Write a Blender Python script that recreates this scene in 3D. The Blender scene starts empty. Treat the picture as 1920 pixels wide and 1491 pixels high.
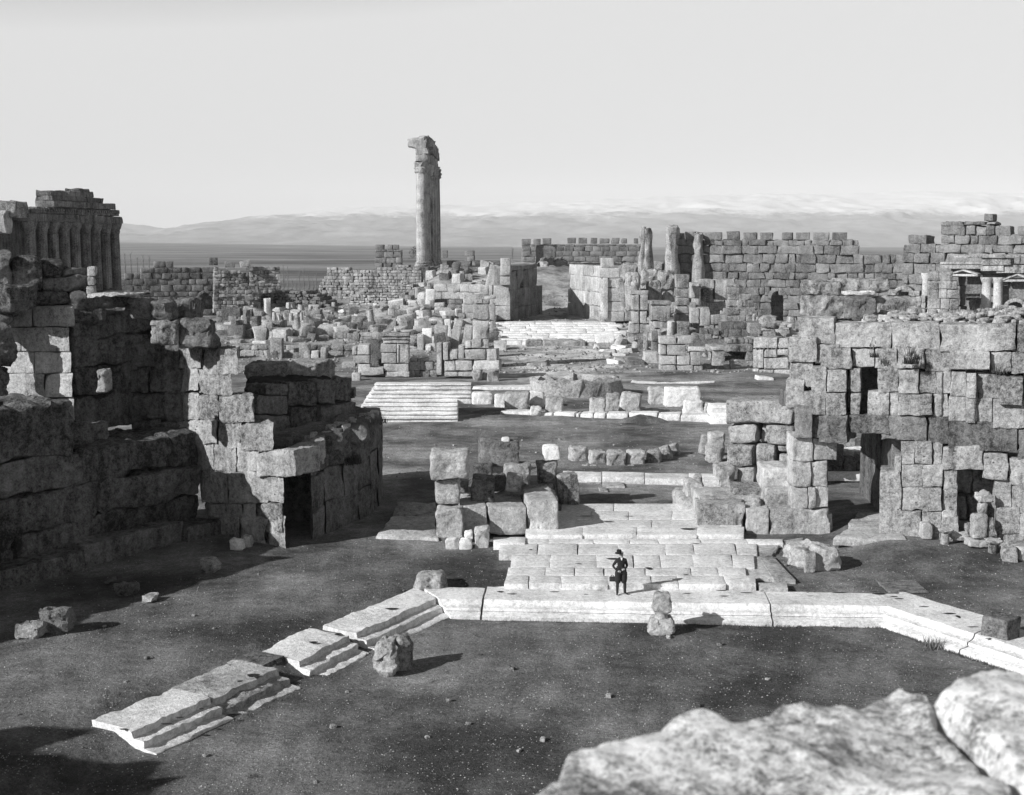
import bpy, math, random
import numpy as np
from mathutils import Vector, Matrix
R = math.radians
random.seed(7)
S = bpy.context.scene
COL = S.collection

# ------------------------------------------------------------------ camera, sky, sun, exposure
CAMZ, FPX, CX, CY, PITCH = 14.0, 2400.0, 960.0, 745.5, R(7.0)
cam_d = bpy.data.cameras.new('camera')
cam = bpy.data.objects.new('camera', cam_d); COL.objects.link(cam)
cam.location = (0, 0, CAMZ); cam.rotation_euler = (R(90) - PITCH, 0, 0)
cam_d.sensor_width = 36; cam_d.lens = 36 * FPX / 1920
cam_d.clip_start = 0.1; cam_d.clip_end = 60000
cam_d.dof.use_dof = True; cam_d.dof.focus_distance = 75; cam_d.dof.aperture_fstop = 5.0
S.camera = cam

SUN_TO = Vector((-1.55, -.95, .93)).normalized()
w = bpy.data.worlds.new('World'); S.world = w; w.use_nodes = True
nt = w.node_tree; nt.nodes.clear()
sky = nt.nodes.new('ShaderNodeTexSky'); sky.sky_type = 'NISHITA'; sky.sun_disc = False
sky.sun_elevation = math.asin(SUN_TO.z); sky.sun_rotation = math.atan2(SUN_TO.x, SUN_TO.y)
sky.air_density = 1.5; sky.dust_density = 0.0; sky.altitude = 0
sep = nt.nodes.new('ShaderNodeSeparateColor')   # grey plate: the sky's brightness only, with the plate's contrast and its clear white
bg = nt.nodes.new('ShaderNodeBackground'); bg.inputs['Strength'].default_value = 0.15
wo = nt.nodes.new('ShaderNodeOutputWorld'); CAP = 4.1
def _wm(op, a, b, clamp=False):
    x = nt.nodes.new('ShaderNodeMath'); x.operation = op; x.use_clamp = clamp; nt.links.new(a, x.inputs[0]); x.inputs[1].default_value = b; return x.outputs[0]
nt.links.new(sky.outputs[0], sep.inputs[0])
nt.links.new(_wm('MULTIPLY', _wm('POWER', _wm('DIVIDE', sep.outputs[0], CAP, True), 1.6), CAP), bg.inputs[0]); nt.links.new(bg.outputs[0], wo.inputs[0])
sl = bpy.data.lights.new('sun', 'SUN'); sl.energy = 4.9; sl.angle = R(0.5); sl.color = (1, 1, 1)
so = bpy.data.objects.new('sun', sl); COL.objects.link(so)
so.rotation_euler = SUN_TO.to_track_quat('Z', 'Y').to_euler(); so.location = (-30, -20, 60)
S.view_settings.view_transform = 'Standard'; S.view_settings.look = 'None'
S.view_settings.exposure = 0.28; S.view_settings.gamma = 1.0; S.view_settings.use_curve_mapping = False

# ------------------------------------------------------------------ picture measurements to world metres
_c, _s = math.cos(PITCH), math.sin(PITCH)
def ray(px, py):
    x = (px - CX) / FPX; y = (CY - py) / FPX
    return np.array((x, _c + y * _s, -_s + y * _c))
def P(px, py, z=0.0):
    d = ray(px, py); t = (z - CAMZ) / d[2]
    return (d[0] * t, d[1] * t, z)
def Q(px, py, Y):
    d = ray(px, py); t = Y / d[1]
    return (d[0] * t, Y, CAMZ + d[2] * t)

# ------------------------------------------------------------------ noise
def _h(i, j, k, s):
    n = (i * 374761393 + j * 668265263 + k * 2147483647 + s * 974711) & 0x7fffffff
    n = ((n ^ (n >> 13)) * 1274126177) & 0x7fffffff
    n = ((n ^ (n >> 16)) * 668265263) & 0x7fffffff
    return ((n ^ (n >> 15)) & 0xffff) / 32767.5 - 1.0
def vnoise(p, s=0):
    p = np.asarray(p, float); f = np.floor(p); t = p - f; t = t * t * (3 - 2 * t)
    i, j, k = (f[:, a].astype(np.int64) for a in range(3)); r = 0
    for a in (0, 1):
        for b in (0, 1):
            for c in (0, 1):
                wt = (t[:, 0] if a else 1 - t[:, 0]) * (t[:, 1] if b else 1 - t[:, 1]) * (t[:, 2] if c else 1 - t[:, 2])
                r = r + wt * _h(i + a, j + b, k + c, s)
    return r
def fbm(p, s=0, o=3):
    p = np.asarray(p, float); r = 0; a = 1.0
    for q in range(o): r = r + a * vnoise(p * (2.03 ** q), s + q * 17); a *= .5
    return r
def disp3(v, fr, s=0, o=3): return np.stack([fbm(v * fr, s + 31 * q, o) for q in range(3)], 1)
def sst(a, b, x):
    t = np.clip((x - a) / (b - a), 0, 1); return t * t * (3 - 2 * t)

# ------------------------------------------------------------------ mesh collecting
class MB:
    def __init__(s): s.v = []; s.f = []; s.n = 0
    def add(s, v, f):
        s.v.append(np.asarray(v, float)); f = [np.asarray(q) for q in (f if isinstance(f, list) else [f])]
        for q in f: s.f.append(q + s.n)
        s.n += len(v)
    def build(s, name, mat, parent=None, smooth=True, origin=None, disp=None, sharp=38):
        v = np.concatenate(s.v)
        if disp: v = v + disp3(v, disp[1], 5) * disp[0]
        if parent is not None:
            q = parent
            while q is not None: v = v - np.array(q.location); q = q.parent
        elif origin is not None: v = v - np.array(origin)
        me = bpy.data.meshes.new(name)
        tot = [q.shape[1] * q.shape[0] for q in s.f]; cnt = [q.shape[0] for q in s.f]
        me.vertices.add(len(v)); me.loops.add(sum(tot)); me.polygons.add(sum(cnt))
        me.vertices.foreach_set('co', v.astype(np.float32).ravel())
        me.loops.foreach_set('vertex_index', np.concatenate([q.ravel() for q in s.f]).astype(np.int32))
        sz = np.concatenate([np.full(q.shape[0], q.shape[1]) for q in s.f]); st = np.concatenate([[0], np.cumsum(sz)[:-1]])
        me.polygons.foreach_set('loop_start', st.astype(np.int32))
        if smooth: me.polygons.foreach_set('use_smooth', np.ones(len(sz), bool))
        me.materials.append(mat); me.update(); me.validate()
        if smooth: me.set_sharp_from_angle(angle=R(sharp))
        o = bpy.data.objects.new(name, me); COL.objects.link(o)
        if parent is not None: o.parent = parent
        if origin is not None and parent is None: o.location = origin
        return o
_gc = {}
def _grid(nx, ny, nz):
    k = (nx, ny, nz)
    if k in _gc: return _gc[k]
    I = np.full((nx, ny, nz), -1); m = np.zeros((nx, ny, nz), bool)
    m[0] = m[-1] = True; m[:, 0] = m[:, -1] = True; m[:, :, 0] = m[:, :, -1] = True
    ids = np.argwhere(m); I[m] = np.arange(len(ids)); F = []
    def q(A, flip):
        a, b, c, d = A[:-1, :-1].ravel(), A[1:, :-1].ravel(), A[1:, 1:].ravel(), A[:-1, 1:].ravel()
        F.append(np.stack([d, c, b, a] if flip else [a, b, c, d], 1))
    q(I[0], True); q(I[-1], False); q(I[:, 0], False); q(I[:, -1], True); q(I[:, :, 0], True); q(I[:, :, -1], False)
    _gc[k] = (ids, np.concatenate(F)); return _gc[k]
RNG = np.random.RandomState(11)
def hexa(mb, C, cell=.3, r=.05, amp=.03, fr=1.6, jit=.02, mx=14, chips=1):
    """rough stone on 8 corners, order x fastest then y then z"""
    C = np.asarray(C, float).reshape(2, 2, 2, 3)      # [z][y][x]
    C = C + RNG.uniform(-jit, jit, C.shape)
    L = [np.linalg.norm(C[:, :, 1] - C[:, :, 0], axis=-1).mean(), np.linalg.norm(C[:, 1] - C[:, 0], axis=-1).mean(), np.linalg.norm(C[1] - C[0], axis=-1).mean()]
    ax = []; es = []
    for l in L:
        e = min(.45, 2 * r / max(l, 1e-3)); n = int(max(1, min(mx, round(l / cell))))
        ax.append(np.concatenate([[-1], np.linspace(-(1 - e), 1 - e, n + 1), [1]])); es.append(e)
    ids, F = _grid(*[len(a) for a in ax])
    u = np.stack([ax[q][ids[:, q]] for q in range(3)], 1); es = np.array(es)
    inn = np.clip(u, -(1 - es), 1 - es); d = (u - inn) / es; ln = np.linalg.norm(d, axis=1, keepdims=True); ln[ln < 1] = 1
    u = inn + es * d / ln; t = (u + 1) / 2; v = 0
    for a in (0, 1):
        for b in (0, 1):
            for c in (0, 1):
                wt = (t[:, 0] if a else 1 - t[:, 0]) * (t[:, 1] if b else 1 - t[:, 1]) * (t[:, 2] if c else 1 - t[:, 2])
                v = v + wt[:, None] * C[c][b][a]
    cen = v.mean(0); lm = min(L)
    if chips and lm > .3:
        for _ in range(RNG.randint(1, 4)):
            s1, s2, s3 = RNG.choice([-1, 1], 3); e0 = RNG.uniform(-1, 1); a_ = RNG.randint(3); k = [s1, s2, s3]; k[a_] = e0
            tt = (np.array(k) + 1) / 2; c = sum(((tt[0] if a else 1 - tt[0]) * (tt[1] if b else 1 - tt[1]) * (tt[2] if d else 1 - tt[2])) * C[d][b][a] for a in (0, 1) for b in (0, 1) for d in (0, 1))
            rho = lm * RNG.uniform(.25, .55) * chips; dd = np.linalg.norm(v - c, axis=1); wv = np.clip(1 - dd / rho, 0, 1) ** .7; v = v + (cen - c) / np.linalg.norm(cen - c) * (wv * rho * .38)[:, None]
    if amp: v = v + disp3(v + RNG.uniform(-50, 50), fr, 3) * amp * .75 + disp3(v, fr * 4.3, 9, 2) * amp * .4
    mb.add(v, F)
def boxc(x0, x1, y0, y1, z0, z1):
    return [(x, y, z) for z in (z0, z1) for y in (y0, y1) for x in (x0, x1)]
def rbox(mb, x0, x1, y0, y1, z0, z1, **k): hexa(mb, boxc(x0, x1, y0, y1, z0, z1), **k)
def sheet(mb, pts, nu, nv):  # pts (nu*nv,3)
    I = np.arange(nu * nv).reshape(nu, nv)
    mb.add(pts, np.stack([I[:-1, :-1].ravel(), I[1:, :-1].ravel(), I[1:, 1:].ravel(), I[:-1, 1:].ravel()], 1))
def lathe(mb, prof, n=24, flute=0, fd=.06, c=(0, 0, 0), amp=0, seed=0, squash=1):
    prof = np.array(prof, float); a = np.linspace(0, 2 * math.pi, n, endpoint=False)
    rr = prof[:, 0][:, None] * (1 - (fd * (1 + np.cos(a * flute)) / 2 if flute else 0 * a))[None, :]
    v = np.stack([rr * np.cos(a), rr * np.sin(a) * squash, np.repeat(prof[:, 1][:, None], n, 1)], 2).reshape(-1, 3)
    if amp: v = v + disp3(v + seed * 7.3, 1.4, seed) * amp
    v = v + np.array(c); I = np.arange(len(prof) * n).reshape(len(prof), n); J = np.roll(I, -1, 1)
    F = np.stack([I[:-1].ravel(), J[:-1].ravel(), J[1:].ravel(), I[1:].ravel()], 1)
    b = len(v); v = np.concatenate([v, [v[:n].mean(0), v[-n:].mean(0)]])
    T = np.concatenate([np.stack([J[0], I[0], np.full(n, b)], 1), np.stack([I[-1], J[-1], np.full(n, b + 1)], 1)])
    mb.add(v, [F, T])

# ------------------------------------------------------------------ naming
def tag(o, label=None, cat=None, group=None, kind=None):
    if label: o['label'] = label
    if cat: o['category'] = cat
    if group: o['group'] = group
    if kind: o['kind'] = kind
    return o
def empty(name, loc, label, cat, group=None, rz=0):
    o = bpy.data.objects.new(name, None); COL.objects.link(o); o.location = loc; o.rotation_euler = (0, 0, rz)
    o.empty_display_size = .3
    return tag(o, label, cat, group)

# ------------------------------------------------------------------ materials
def mat(name): 
    m = bpy.data.materials.new(name); m.use_nodes = True; n = m.node_tree; n.nodes.clear()
    out = n.nodes.new('ShaderNodeOutputMaterial'); b = n.nodes.new('ShaderNodeBsdfPrincipled'); n.links.new(b.outputs[0], out.inputs[0])
    b.inputs['Roughness'].default_value = .95; b.inputs['Specular IOR Level'].default_value = .12
    return m, n, b
class N:
    def __init__(s, n): s.n = n
    def m(s, op, a, b=None, c=None, clamp=False):
        x = s.n.nodes.new('ShaderNodeMath'); x.operation = op; x.use_clamp = clamp
        for i, q in enumerate((a, b, c)):
            if q is None: continue
            if isinstance(q, (int, float)): x.inputs[i].default_value = q
            else: s.n.links.new(q, x.inputs[i])
        return x.outputs[0]
    def pos(s, sc=(1, 1, 1)):
        g = s.n.nodes.new('ShaderNodeNewGeometry')
        if sc == (1, 1, 1): return g.outputs['Position']
        x = s.n.nodes.new('ShaderNodeVectorMath'); x.operation = 'MULTIPLY'; x.inputs[1].default_value = sc
        s.n.links.new(g.outputs['Position'], x.inputs[0]); return x.outputs[0]
    def noise(s, vec, scale, detail=5, rough=.6, dist=0):
        x = s.n.nodes.new('ShaderNodeTexNoise'); x.inputs['Scale'].default_value = scale; x.inputs['Detail'].default_value = detail
        x.inputs['Roughness'].default_value = rough; x.inputs['Distortion'].default_value = dist; s.n.links.new(vec, x.inputs['Vector']); return x.outputs[0]
    def vor(s, vec, scale, feat='F1'):
        x = s.n.nodes.new('ShaderNodeTexVoronoi'); x.feature = feat; x.inputs['Scale'].default_value = scale; s.n.links.new(vec, x.inputs['Vector']); return x
    def island(s):
        return s.n.nodes.new('ShaderNodeNewGeometry').outputs['Random Per Island']
    def mr(s, v, a, b, c, d):
        x = s.n.nodes.new('ShaderNodeMapRange'); s.n.links.new(v, x.inputs[0])
        for i, q in enumerate((a, b, c, d)): x.inputs[i + 1].default_value = q
        return x.outputs[0]
    def gray(s, v, sock):
        x = s.n.nodes.new('ShaderNodeCombineColor')
        for i in range(3): s.n.links.new(v, x.inputs[i])
        s.n.links.new(x.outputs[0], sock)
    def bump(s, h, dist, b, st=1.0):
        x = s.n.nodes.new('ShaderNodeBump'); x.inputs['Distance'].default_value = dist; x.inputs['Strength'].default_value = st
        s.n.links.new(h, x.inputs['Height']); s.n.links.new(x.outputs[0], b.inputs['Normal'])
def stone(name, base, con=.35, streak=.25, isl=.3, pits=.5, bd=.05, sc=1.0, pitsc=3.6):
    m, n, b = mat(name); k = N(n); p = k.pos()
    n1 = k.noise(p, .55 * sc, 5, .6); n2 = k.noise(p, 5 * sc, 8, .72); n3 = k.noise(k.pos((2.2, 2.2, .2)), 1.0, 5, .6)
    v = k.m('MULTIPLY_ADD', k.mr(n1, .3, .7, -1, 1), con, 1.0)
    v = k.m('ADD', v, k.m('MULTIPLY', k.mr(n2, .32, .68, -1, 1), con * 1.25))
    n4 = k.noise(p, 17 * sc, 5, .8); v = k.m('ADD', v, k.m('MULTIPLY', k.mr(n4, .34, .66, -1, 1), con * 1.0))
    v = k.m('ADD', v, k.m('MULTIPLY', k.mr(n3, .3, .7, -1, 1), streak))
    v = k.m('ADD', v, k.m('MULTIPLY', k.m('SUBTRACT', k.island(), .5), isl * 2))
    vo = k.vor(k.pos((1, 1, 1.3)), pitsc * sc); pm = k.mr(vo.outputs['Distance'], .05, .22, 1 - pits, 1.0)
    gate = k.mr(k.noise(p, 1.1 * sc, 3, .5), .5, .6, 0, 1)
    pm = k.m('ADD', k.m('MULTIPLY', gate, pm), k.m('SUBTRACT', 1.0, gate))
    v = k.m('MULTIPLY', v, pm)
    v = k.m('MULTIPLY', k.m('MAXIMUM', v, .22), base); v = k.m('MINIMUM', v, .86)
    k.gray(v, b.inputs['Base Color'])
    hh = k.m('ADD', k.m('MULTIPLY', n2, 1.0), k.m('MULTIPLY', k.noise(p, 22 * sc, 5, .7), .35))
    hh = k.m('ADD', hh, k.m('MULTIPLY', pm, .8)); k.bump(hh, bd * 2, b)
    return m
M = {}
M['marble'] = stone('worn_white_marble', .66, .24, .03, .07, .25, .03)
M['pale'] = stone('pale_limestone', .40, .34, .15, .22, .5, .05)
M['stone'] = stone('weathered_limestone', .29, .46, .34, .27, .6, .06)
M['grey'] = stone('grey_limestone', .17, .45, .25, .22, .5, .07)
M['dark'] = stone('lichen_and_shade_limestone', .16, .5, .3, .25, .5, .08)  # dark weathered stone; its colour also holds the shade of unlit walls
M['shade'] = stone('stained_shaded_limestone', .13, .6, .45, .3, .4, .08, .7)  # weathered stone, colour taken darker to hold the left walls' shade
M['rubble'] = stone('rubble_stone', .20, .5, .1, .5, .3, .06, 1.4)
M['parapet'] = stone('mottled_parapet_limestone', .66, .62, 0, .1, .3, .006, 8.0, 2.0)
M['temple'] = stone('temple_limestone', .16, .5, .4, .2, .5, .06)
M['far'] = stone('far_wall_limestone', .19, .36, .2, .25, .4, .05)

def simple(name, v, var=.2, sc=8, bd=.01, rough=.9):
    m, n, b = mat(name); k = N(n); x = k.noise(k.pos(), sc, 4, .6)
    k.gray(k.m('MULTIPLY', k.mr(x, .3, .7, 1 - var, 1 + var), v), b.inputs['Base Color']); b.inputs['Roughness'].default_value = rough
    if bd: k.bump(x, bd, b)
    return m
M['cloth'] = simple('dark_wool', .028, .3, 30, .004)
M['hat'] = simple('black_felt', .018, .2, 30, .003)
M['skin'] = simple('skin', .42, .05, 20, 0, .6)
M['leather'] = simple('dark_leather', .03, .2, 30, .003, .6)
M['linen'] = simple('white_linen', .7, .05, 30, .002)
M['twig'] = simple('bare_twig', .14, .3, 3, 0)
M['grass'] = simple('winter_grass', .12, .5, 2, 0)
M['void'] = simple('dark_earth_and_hole_shade', .03, .4, 3, .03)

# ground: dark soil with thin grass, gravel speckle, pale trodden patches; far fields in bands
m, n, b = mat('dark_soil_and_gravel'); k = N(n); p = k.pos()
g1 = k.noise(p, .16, 6, .65); g2 = k.noise(p, 1.3, 8, .7); g3 = k.noise(p, 9, 6, .75)
v = k.m('MULTIPLY', k.mr(g1, .38, .64, .5, 2.1), .108)
v = k.m('MULTIPLY', v, k.mr(g2, .3, .7, .62, 1.4)); v = k.m('MULTIPLY', v, k.mr(g3, .3, .7, .5, 1.6)); g4 = k.noise(p, 34, 4, .8); v = k.m('MULTIPLY', v, k.mr(g4, .3, .7, .45, 1.6))
vo = k.vor(p, 7.5); sp = k.mr(vo.outputs['Distance'], .10, .2, .12, 0)
vc = n.nodes.new('ShaderNodeSeparateColor'); n.links.new(vo.outputs['Color'], vc.inputs[0])
sp = k.m('MULTIPLY', sp, k.mr(vc.outputs[0], .72, .8, 0, 1)); v = k.m('ADD', v, sp)
sx = n.nodes.new('ShaderNodeSeparateXYZ'); n.links.new(p, sx.inputs[0])
fld = k.noise(k.pos((.0014, .0035, 0)), 1.0, 5, .6); fv = k.m('MULTIPLY', k.mr(fld, .35, .65, .35, 1.8), .12)
fine = k.noise(k.pos((.008, .02, 0)), 1.0, 8, .8); fv = k.m('MULTIPLY', fv, k.mr(fine, .35, .65, .5, 1.5))
v = k.m('MULTIPLY', v, k.mr(sx.outputs[1], 56, 74, 1, 1.35))
st_ = k.m('MULTIPLY', k.mr(sx.outputs[1], 132, 160, 0, 1), k.mr(k.noise(p, .22, 6, .75), .4, .56, 0, 1)); v = k.m('ADD', v, k.m('MULTIPLY', st_, k.mr(g3, .3, .7, .04, .3)))
pth = k.m('MULTIPLY', k.m('MULTIPLY', k.mr(sx.outputs[1], 122, 134, 0, 1), k.mr(sx.outputs[1], 164, 170, 1, 0)), k.m('MULTIPLY', k.mr(sx.outputs[0], -3, 1, 0, 1), k.mr(sx.outputs[0], 11, 16, 1, 0)))
v = k.m('ADD', v, k.m('MULTIPLY', pth, k.mr(k.noise(k.pos((.12, .12, 1)), 1, 6, .75), .42, .56, 0, .38)))
far = k.mr(sx.outputs[1], 300, 420, 0, 1)
v = k.m('ADD', k.m('MULTIPLY', v, k.m('SUBTRACT', 1, far)), k.m('MULTIPLY', fv, far)); k.gray(v, b.inputs['Base Color'])
hh = k.m('ADD', k.m('MULTIPLY', g2, .6), k.m('ADD', k.m('MULTIPLY', g3, .5), k.m('MULTIPLY', sp, 1.5))); k.bump(hh, .2, b)
M['ground'] = m
m, n, b = mat('distant_mountain_slopes'); k = N(n); p = k.pos()
sx = n.nodes.new('ShaderNodeSeparateXYZ'); n.links.new(p, sx.inputs[0])
hn = k.m('ADD', sx.outputs[2], k.m('MULTIPLY', k.m('SUBTRACT', k.noise(k.pos((.0022, .0010, .004)), 1, 8, .75), .5), 420))
sn = k.mr(hn, 215, 275, 0, 1); rk = k.mr(k.noise(k.pos((.003, .001, .012)), 1, 7, .75), .3, .7, .17, .36)
v = k.m('ADD', k.m('MULTIPLY', rk, k.m('SUBTRACT', 1, sn)), k.m('MULTIPLY', sn, .62)); k.gray(v, b.inputs['Base Color']); M['mount'] = m

# ------------------------------------------------------------------ terrain
FL, FR_ = P(845, 1163, -.6), P(1650, 1177, -.6); LB, RB = P(300, 1422, -.6), P(1908, 1264, -.6)
def _side(a, b, X, Y):   # signed distance, positive beyond the line (away from the court)
    dx, dy = b[0] - a[0], b[1] - a[1]; l = math.hypot(dx, dy)
    return ((X - a[0]) * (-dy) + (Y - a[1]) * dx) / l
def hexd(X, Y): return np.maximum(np.maximum(_side(FL, FR_, X, Y), -_side(FL, LB, X, Y)), _side(FR_, RB, X, Y))
def tz(X, Y, nz=True):
    X = np.asarray(X, float); Y = np.asarray(Y, float)
    hd = hexd(X, Y); z = -.6 + .40 * sst(.9, 1.7, hd) + .16 * sst(2.6, 4.2, hd)
    z = z + .04 * sst(54, 60, Y) + .5 * sst(14.5, 17.5, X) * sst(51, 56, Y) * (1 - sst(64, 72, Y))
    z = z + .6 * sst(128, 180, Y)
    z = z + 1.3 * sst(138, 180, Y) * (1 - sst(188, 204, Y)) * (1 - sst(-11, -6, X) + sst(17, 22, X))
    wl = 1 - sst(-22, -12, X); wr = sst(26, 36, X); wc = 1 - np.maximum(wl, wr)
    zl = 2.4 * sst(178, 232, Y) - 30 * sst(262, 330, Y)
    zl = zl - 3 * sst(-42, -50, X) * sst(150, 190, Y)
    zc = 1.7 * sst(168, 190, Y) + 6.4 * sst(198, 240, Y) - 34.5 * sst(335, 400, Y)
    zr = .2 * sst(175, 200, Y) - 29 * sst(232, 300, Y)
    z = z + wl * zl + wc * zc + wr * zr
    if nz:
        q = np.stack([X.ravel(), Y.ravel(), X.ravel() * 0], 1)
        a = .035 + .25 * sst(150, 200, Y.ravel()) * (1 - sst(300, 400, Y.ravel()))
        z = z + (fbm(q * .5, 2) * a + fbm(q * .12, 9) * .05).reshape(z.shape)
    return z
_gx = np.arange(-200, 201, 1.0); _gy = np.arange(0, 461, 1.0); _gz = tz(*np.meshgrid(_gx, _gy, indexing='ij')).tolist()
def tzq(x, y):
    x = min(max(x + 200, 0), 399.9); y = min(max(y, 0), 459.9); i, j = int(x), int(y); u, v = x - i, y - j
    return (_gz[i][j] * (1 - u) + _gz[i + 1][j] * u) * (1 - v) + (_gz[i][j + 1] * (1 - u) + _gz[i + 1][j + 1] * u) * v
def G(px, py):
    d = ray(px, py); t = 28.0
    lo = t
    while t < 3000:
        p = d * t; h = CAMZ + p[2]
        if h < tzq(p[0], p[1]): break
        lo = t; t *= 1.01
    for _ in range(20):
        m_ = (lo + t) / 2; p = d * m_
        if CAMZ + p[2] < tzq(p[0], p[1]): t = m_
        else: lo = m_
    p = d * lo; return (p[0], p[1], CAMZ + p[2])
def axis(segs):
    o = []
    for a, b, st in segs: o += list(np.arange(a, b, st))
    return np.array(o)
xs = axis([(-14000, -2000, 1500), (-2000, -400, 200), (-400, -120, 25), (-120, -44, 4), (-44, 44, .6), (44, 120, 4), (120, 400, 25), (400, 2000, 200), (2000, 14001, 1500)])
ys = axis([(-60, 0, 10), (0, 30, 3), (30, 64, .35), (64, 140, .9), (140, 340, 2.0), (340, 440, 10), (440, 1000, 60), (1000, 16001, 1000)])
XX, YY = np.meshgrid(xs, ys, indexing='ij'); ZZ = tz(XX, YY)
ZZ = np.where(YY > 420, -26 - np.clip((YY - 1500) / 4000, 0, 1) * np.clip(XX + 500, -9000, 0) * .013 + 6 * np.clip((3500 - np.abs(YY - 6000)) / 3500, 0, 1) * (XX < 0) + 0 * ZZ, ZZ)
mb = MB(); sheet(mb, np.stack([XX, YY, ZZ], 2).reshape(-1, 3), len(xs), len(ys))
tag(mb.build('ground', M['ground']), kind='structure')
# mountains
rp = np.array([(-500, 396), (-100, 400), (100, 405), (230, 416), (345, 432), (430, 416), (520, 402), (600, 396), (700, 388), (900, 384), (1100, 376), (1400, 364), (1700, 360), (2100, 366), (2600, 380)], float)
xs = np.linspace(-9000, 9000, 640); ys = np.linspace(7500, 14500, 130); XX, YY = np.meshgrid(xs, ys, indexing='ij')
px = 960 + XX / 13500 * 2400; ridge = CAMZ + (450 - np.interp(px, rp[:, 0], rp[:, 1])) / 2400 * 13500
t = np.clip((YY - 7500) / 6000, 0, 1); q = np.stack([XX.ravel(), YY.ravel(), XX.ravel() * 0], 1)
rg = 1 - np.abs(fbm(q * np.array([.0016, .0007, 1]) + disp3(q, .0009, 3, 2) * .5, 8, 5)).reshape(t.shape)
ZZ = -28 + (ridge + 28) * (t ** 1.15) * np.where(YY > 13500, 1 - (YY - 13500) / 3000, 1) + ((rg - .6) * 62 + fbm(q * .0045, 5, 3).reshape(t.shape) * 14) * np.sin(np.clip(t, 0, 1) * 2.75)
mb = MB(); sheet(mb, np.stack([XX, YY, ZZ], 2).reshape(-1, 3), len(xs), len(ys))
tag(mb.build('mountains', M['mount']), kind='structure')

# ------------------------------------------------------------------ masonry on a vertical plane
class Plane:
    """vertical plane through two picture columns at given distances"""
    def __init__(s, a, b):
        s.a = np.array(a, float); s.b = np.array(b, float); d = s.b - s.a; s.t = d / np.linalg.norm(d)
        s.n = np.array((-s.t[1], s.t[0]))            # points away from the camera
        if s.n @ s.a < 0: s.n = -s.n
    def hit(s, px, py):
        d = ray(px, py); k = (s.n @ s.a) / (s.n @ d[:2]); p = d[:2] * k
        return (float((p - s.a) @ s.t), CAMZ + d[2] * k)
    def pos(s, u, z, d=0): q = s.a + s.t * u + s.n * d; return (q[0], q[1], z)
def pxpl(xa, Ya, xb, Yb):
    return Plane(((xa - CX) / FPX * Ya, Ya), ((xb - CX) / FPX * Yb, Yb))   # approximate bearing
def pblocks(mb, pl, rects, depth=.9, gap=.02, dv=None, **kw):
    for q in rects:
        jut = q[4] if len(q) > 4 else 0; dp = q[5] if len(q) > 5 else depth
        c = [pl.hit(*k) for k in ((q[0], q[3]), (q[2], q[3]), (q[0], q[1]), (q[2], q[1]))]
        g = gap; C = []
        for zi in (0, 1):
            for d in (-jut, dp):
                for xi in (0, 1):
                    s_, z_ = c[zi * 2 + xi]
                    c_ = pl.pos(s_ + (g if xi == 0 else -g), z_ + (g if zi == 0 else -g), d if (dv is None or d < 0) else 0)
                    if dv is not None and d > 0: c_ = (c_[0] + dv[0] * d, c_[1] + dv[1] * d, c_[2])
                    C.append(c_)
        hexa(mb, C, **kw)
def _spans(poly, z):
    xs = []
    for (x0, z0), (x1, z1) in zip(poly, poly[1:] + poly[:1]):
        if (z0 <= z) != (z1 <= z): xs.append(x0 + (z - z0) / (z1 - z0) * (x1 - x0))
    xs.sort(); return [(xs[i], xs[i + 1]) for i in range(0, len(xs) - 1, 2)]
def ashlar(mb, pl, poly, holes=(), course=(.5, .7), bw=(.6, 1.4), depth=1.0, gap=.02, jut=.07, drop=0, rs=None, **kw):
    rr = random.Random(rs if rs is not None else 1)
    P2 = [pl.hit(*q) for q in poly]; H2 = [[pl.hit(*q) for q in h] for h in holes]
    z = min(q[1] for q in P2); zt = max(q[1] for q in P2)
    while z < zt - .05:
        h = rr.uniform(*course)
        if zt - z - h < .15: h = zt - z
        zc = z + h * .5
        sp = _spans(P2, zc)
        for hp in H2:
            for a, b in _spans(hp, zc):
                ns = []
                for s0, s1 in sp:
                    if b <= s0 or a >= s1: ns.append((s0, s1)); continue
                    if a > s0: ns.append((s0, a))
                    if b < s1: ns.append((b, s1))
                sp = ns
        for s0, s1 in sp:
            s = s0
            while s < s1 - .02:
                e = s + rr.uniform(*bw) * (1 if h > course[0] else .9)
                if s1 - e < bw[0] * .5: e = s1
                if rr.random() >= drop:
                    j = rr.uniform(-jut, jut); C = [pl.pos(u, zz, d) for zz in (z + gap, z + h - gap) for d in (-j, depth) for u in (s + gap, e - gap)]
                    hexa(mb, C, **kw)
                s = e
        z += h
    return mb
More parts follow.
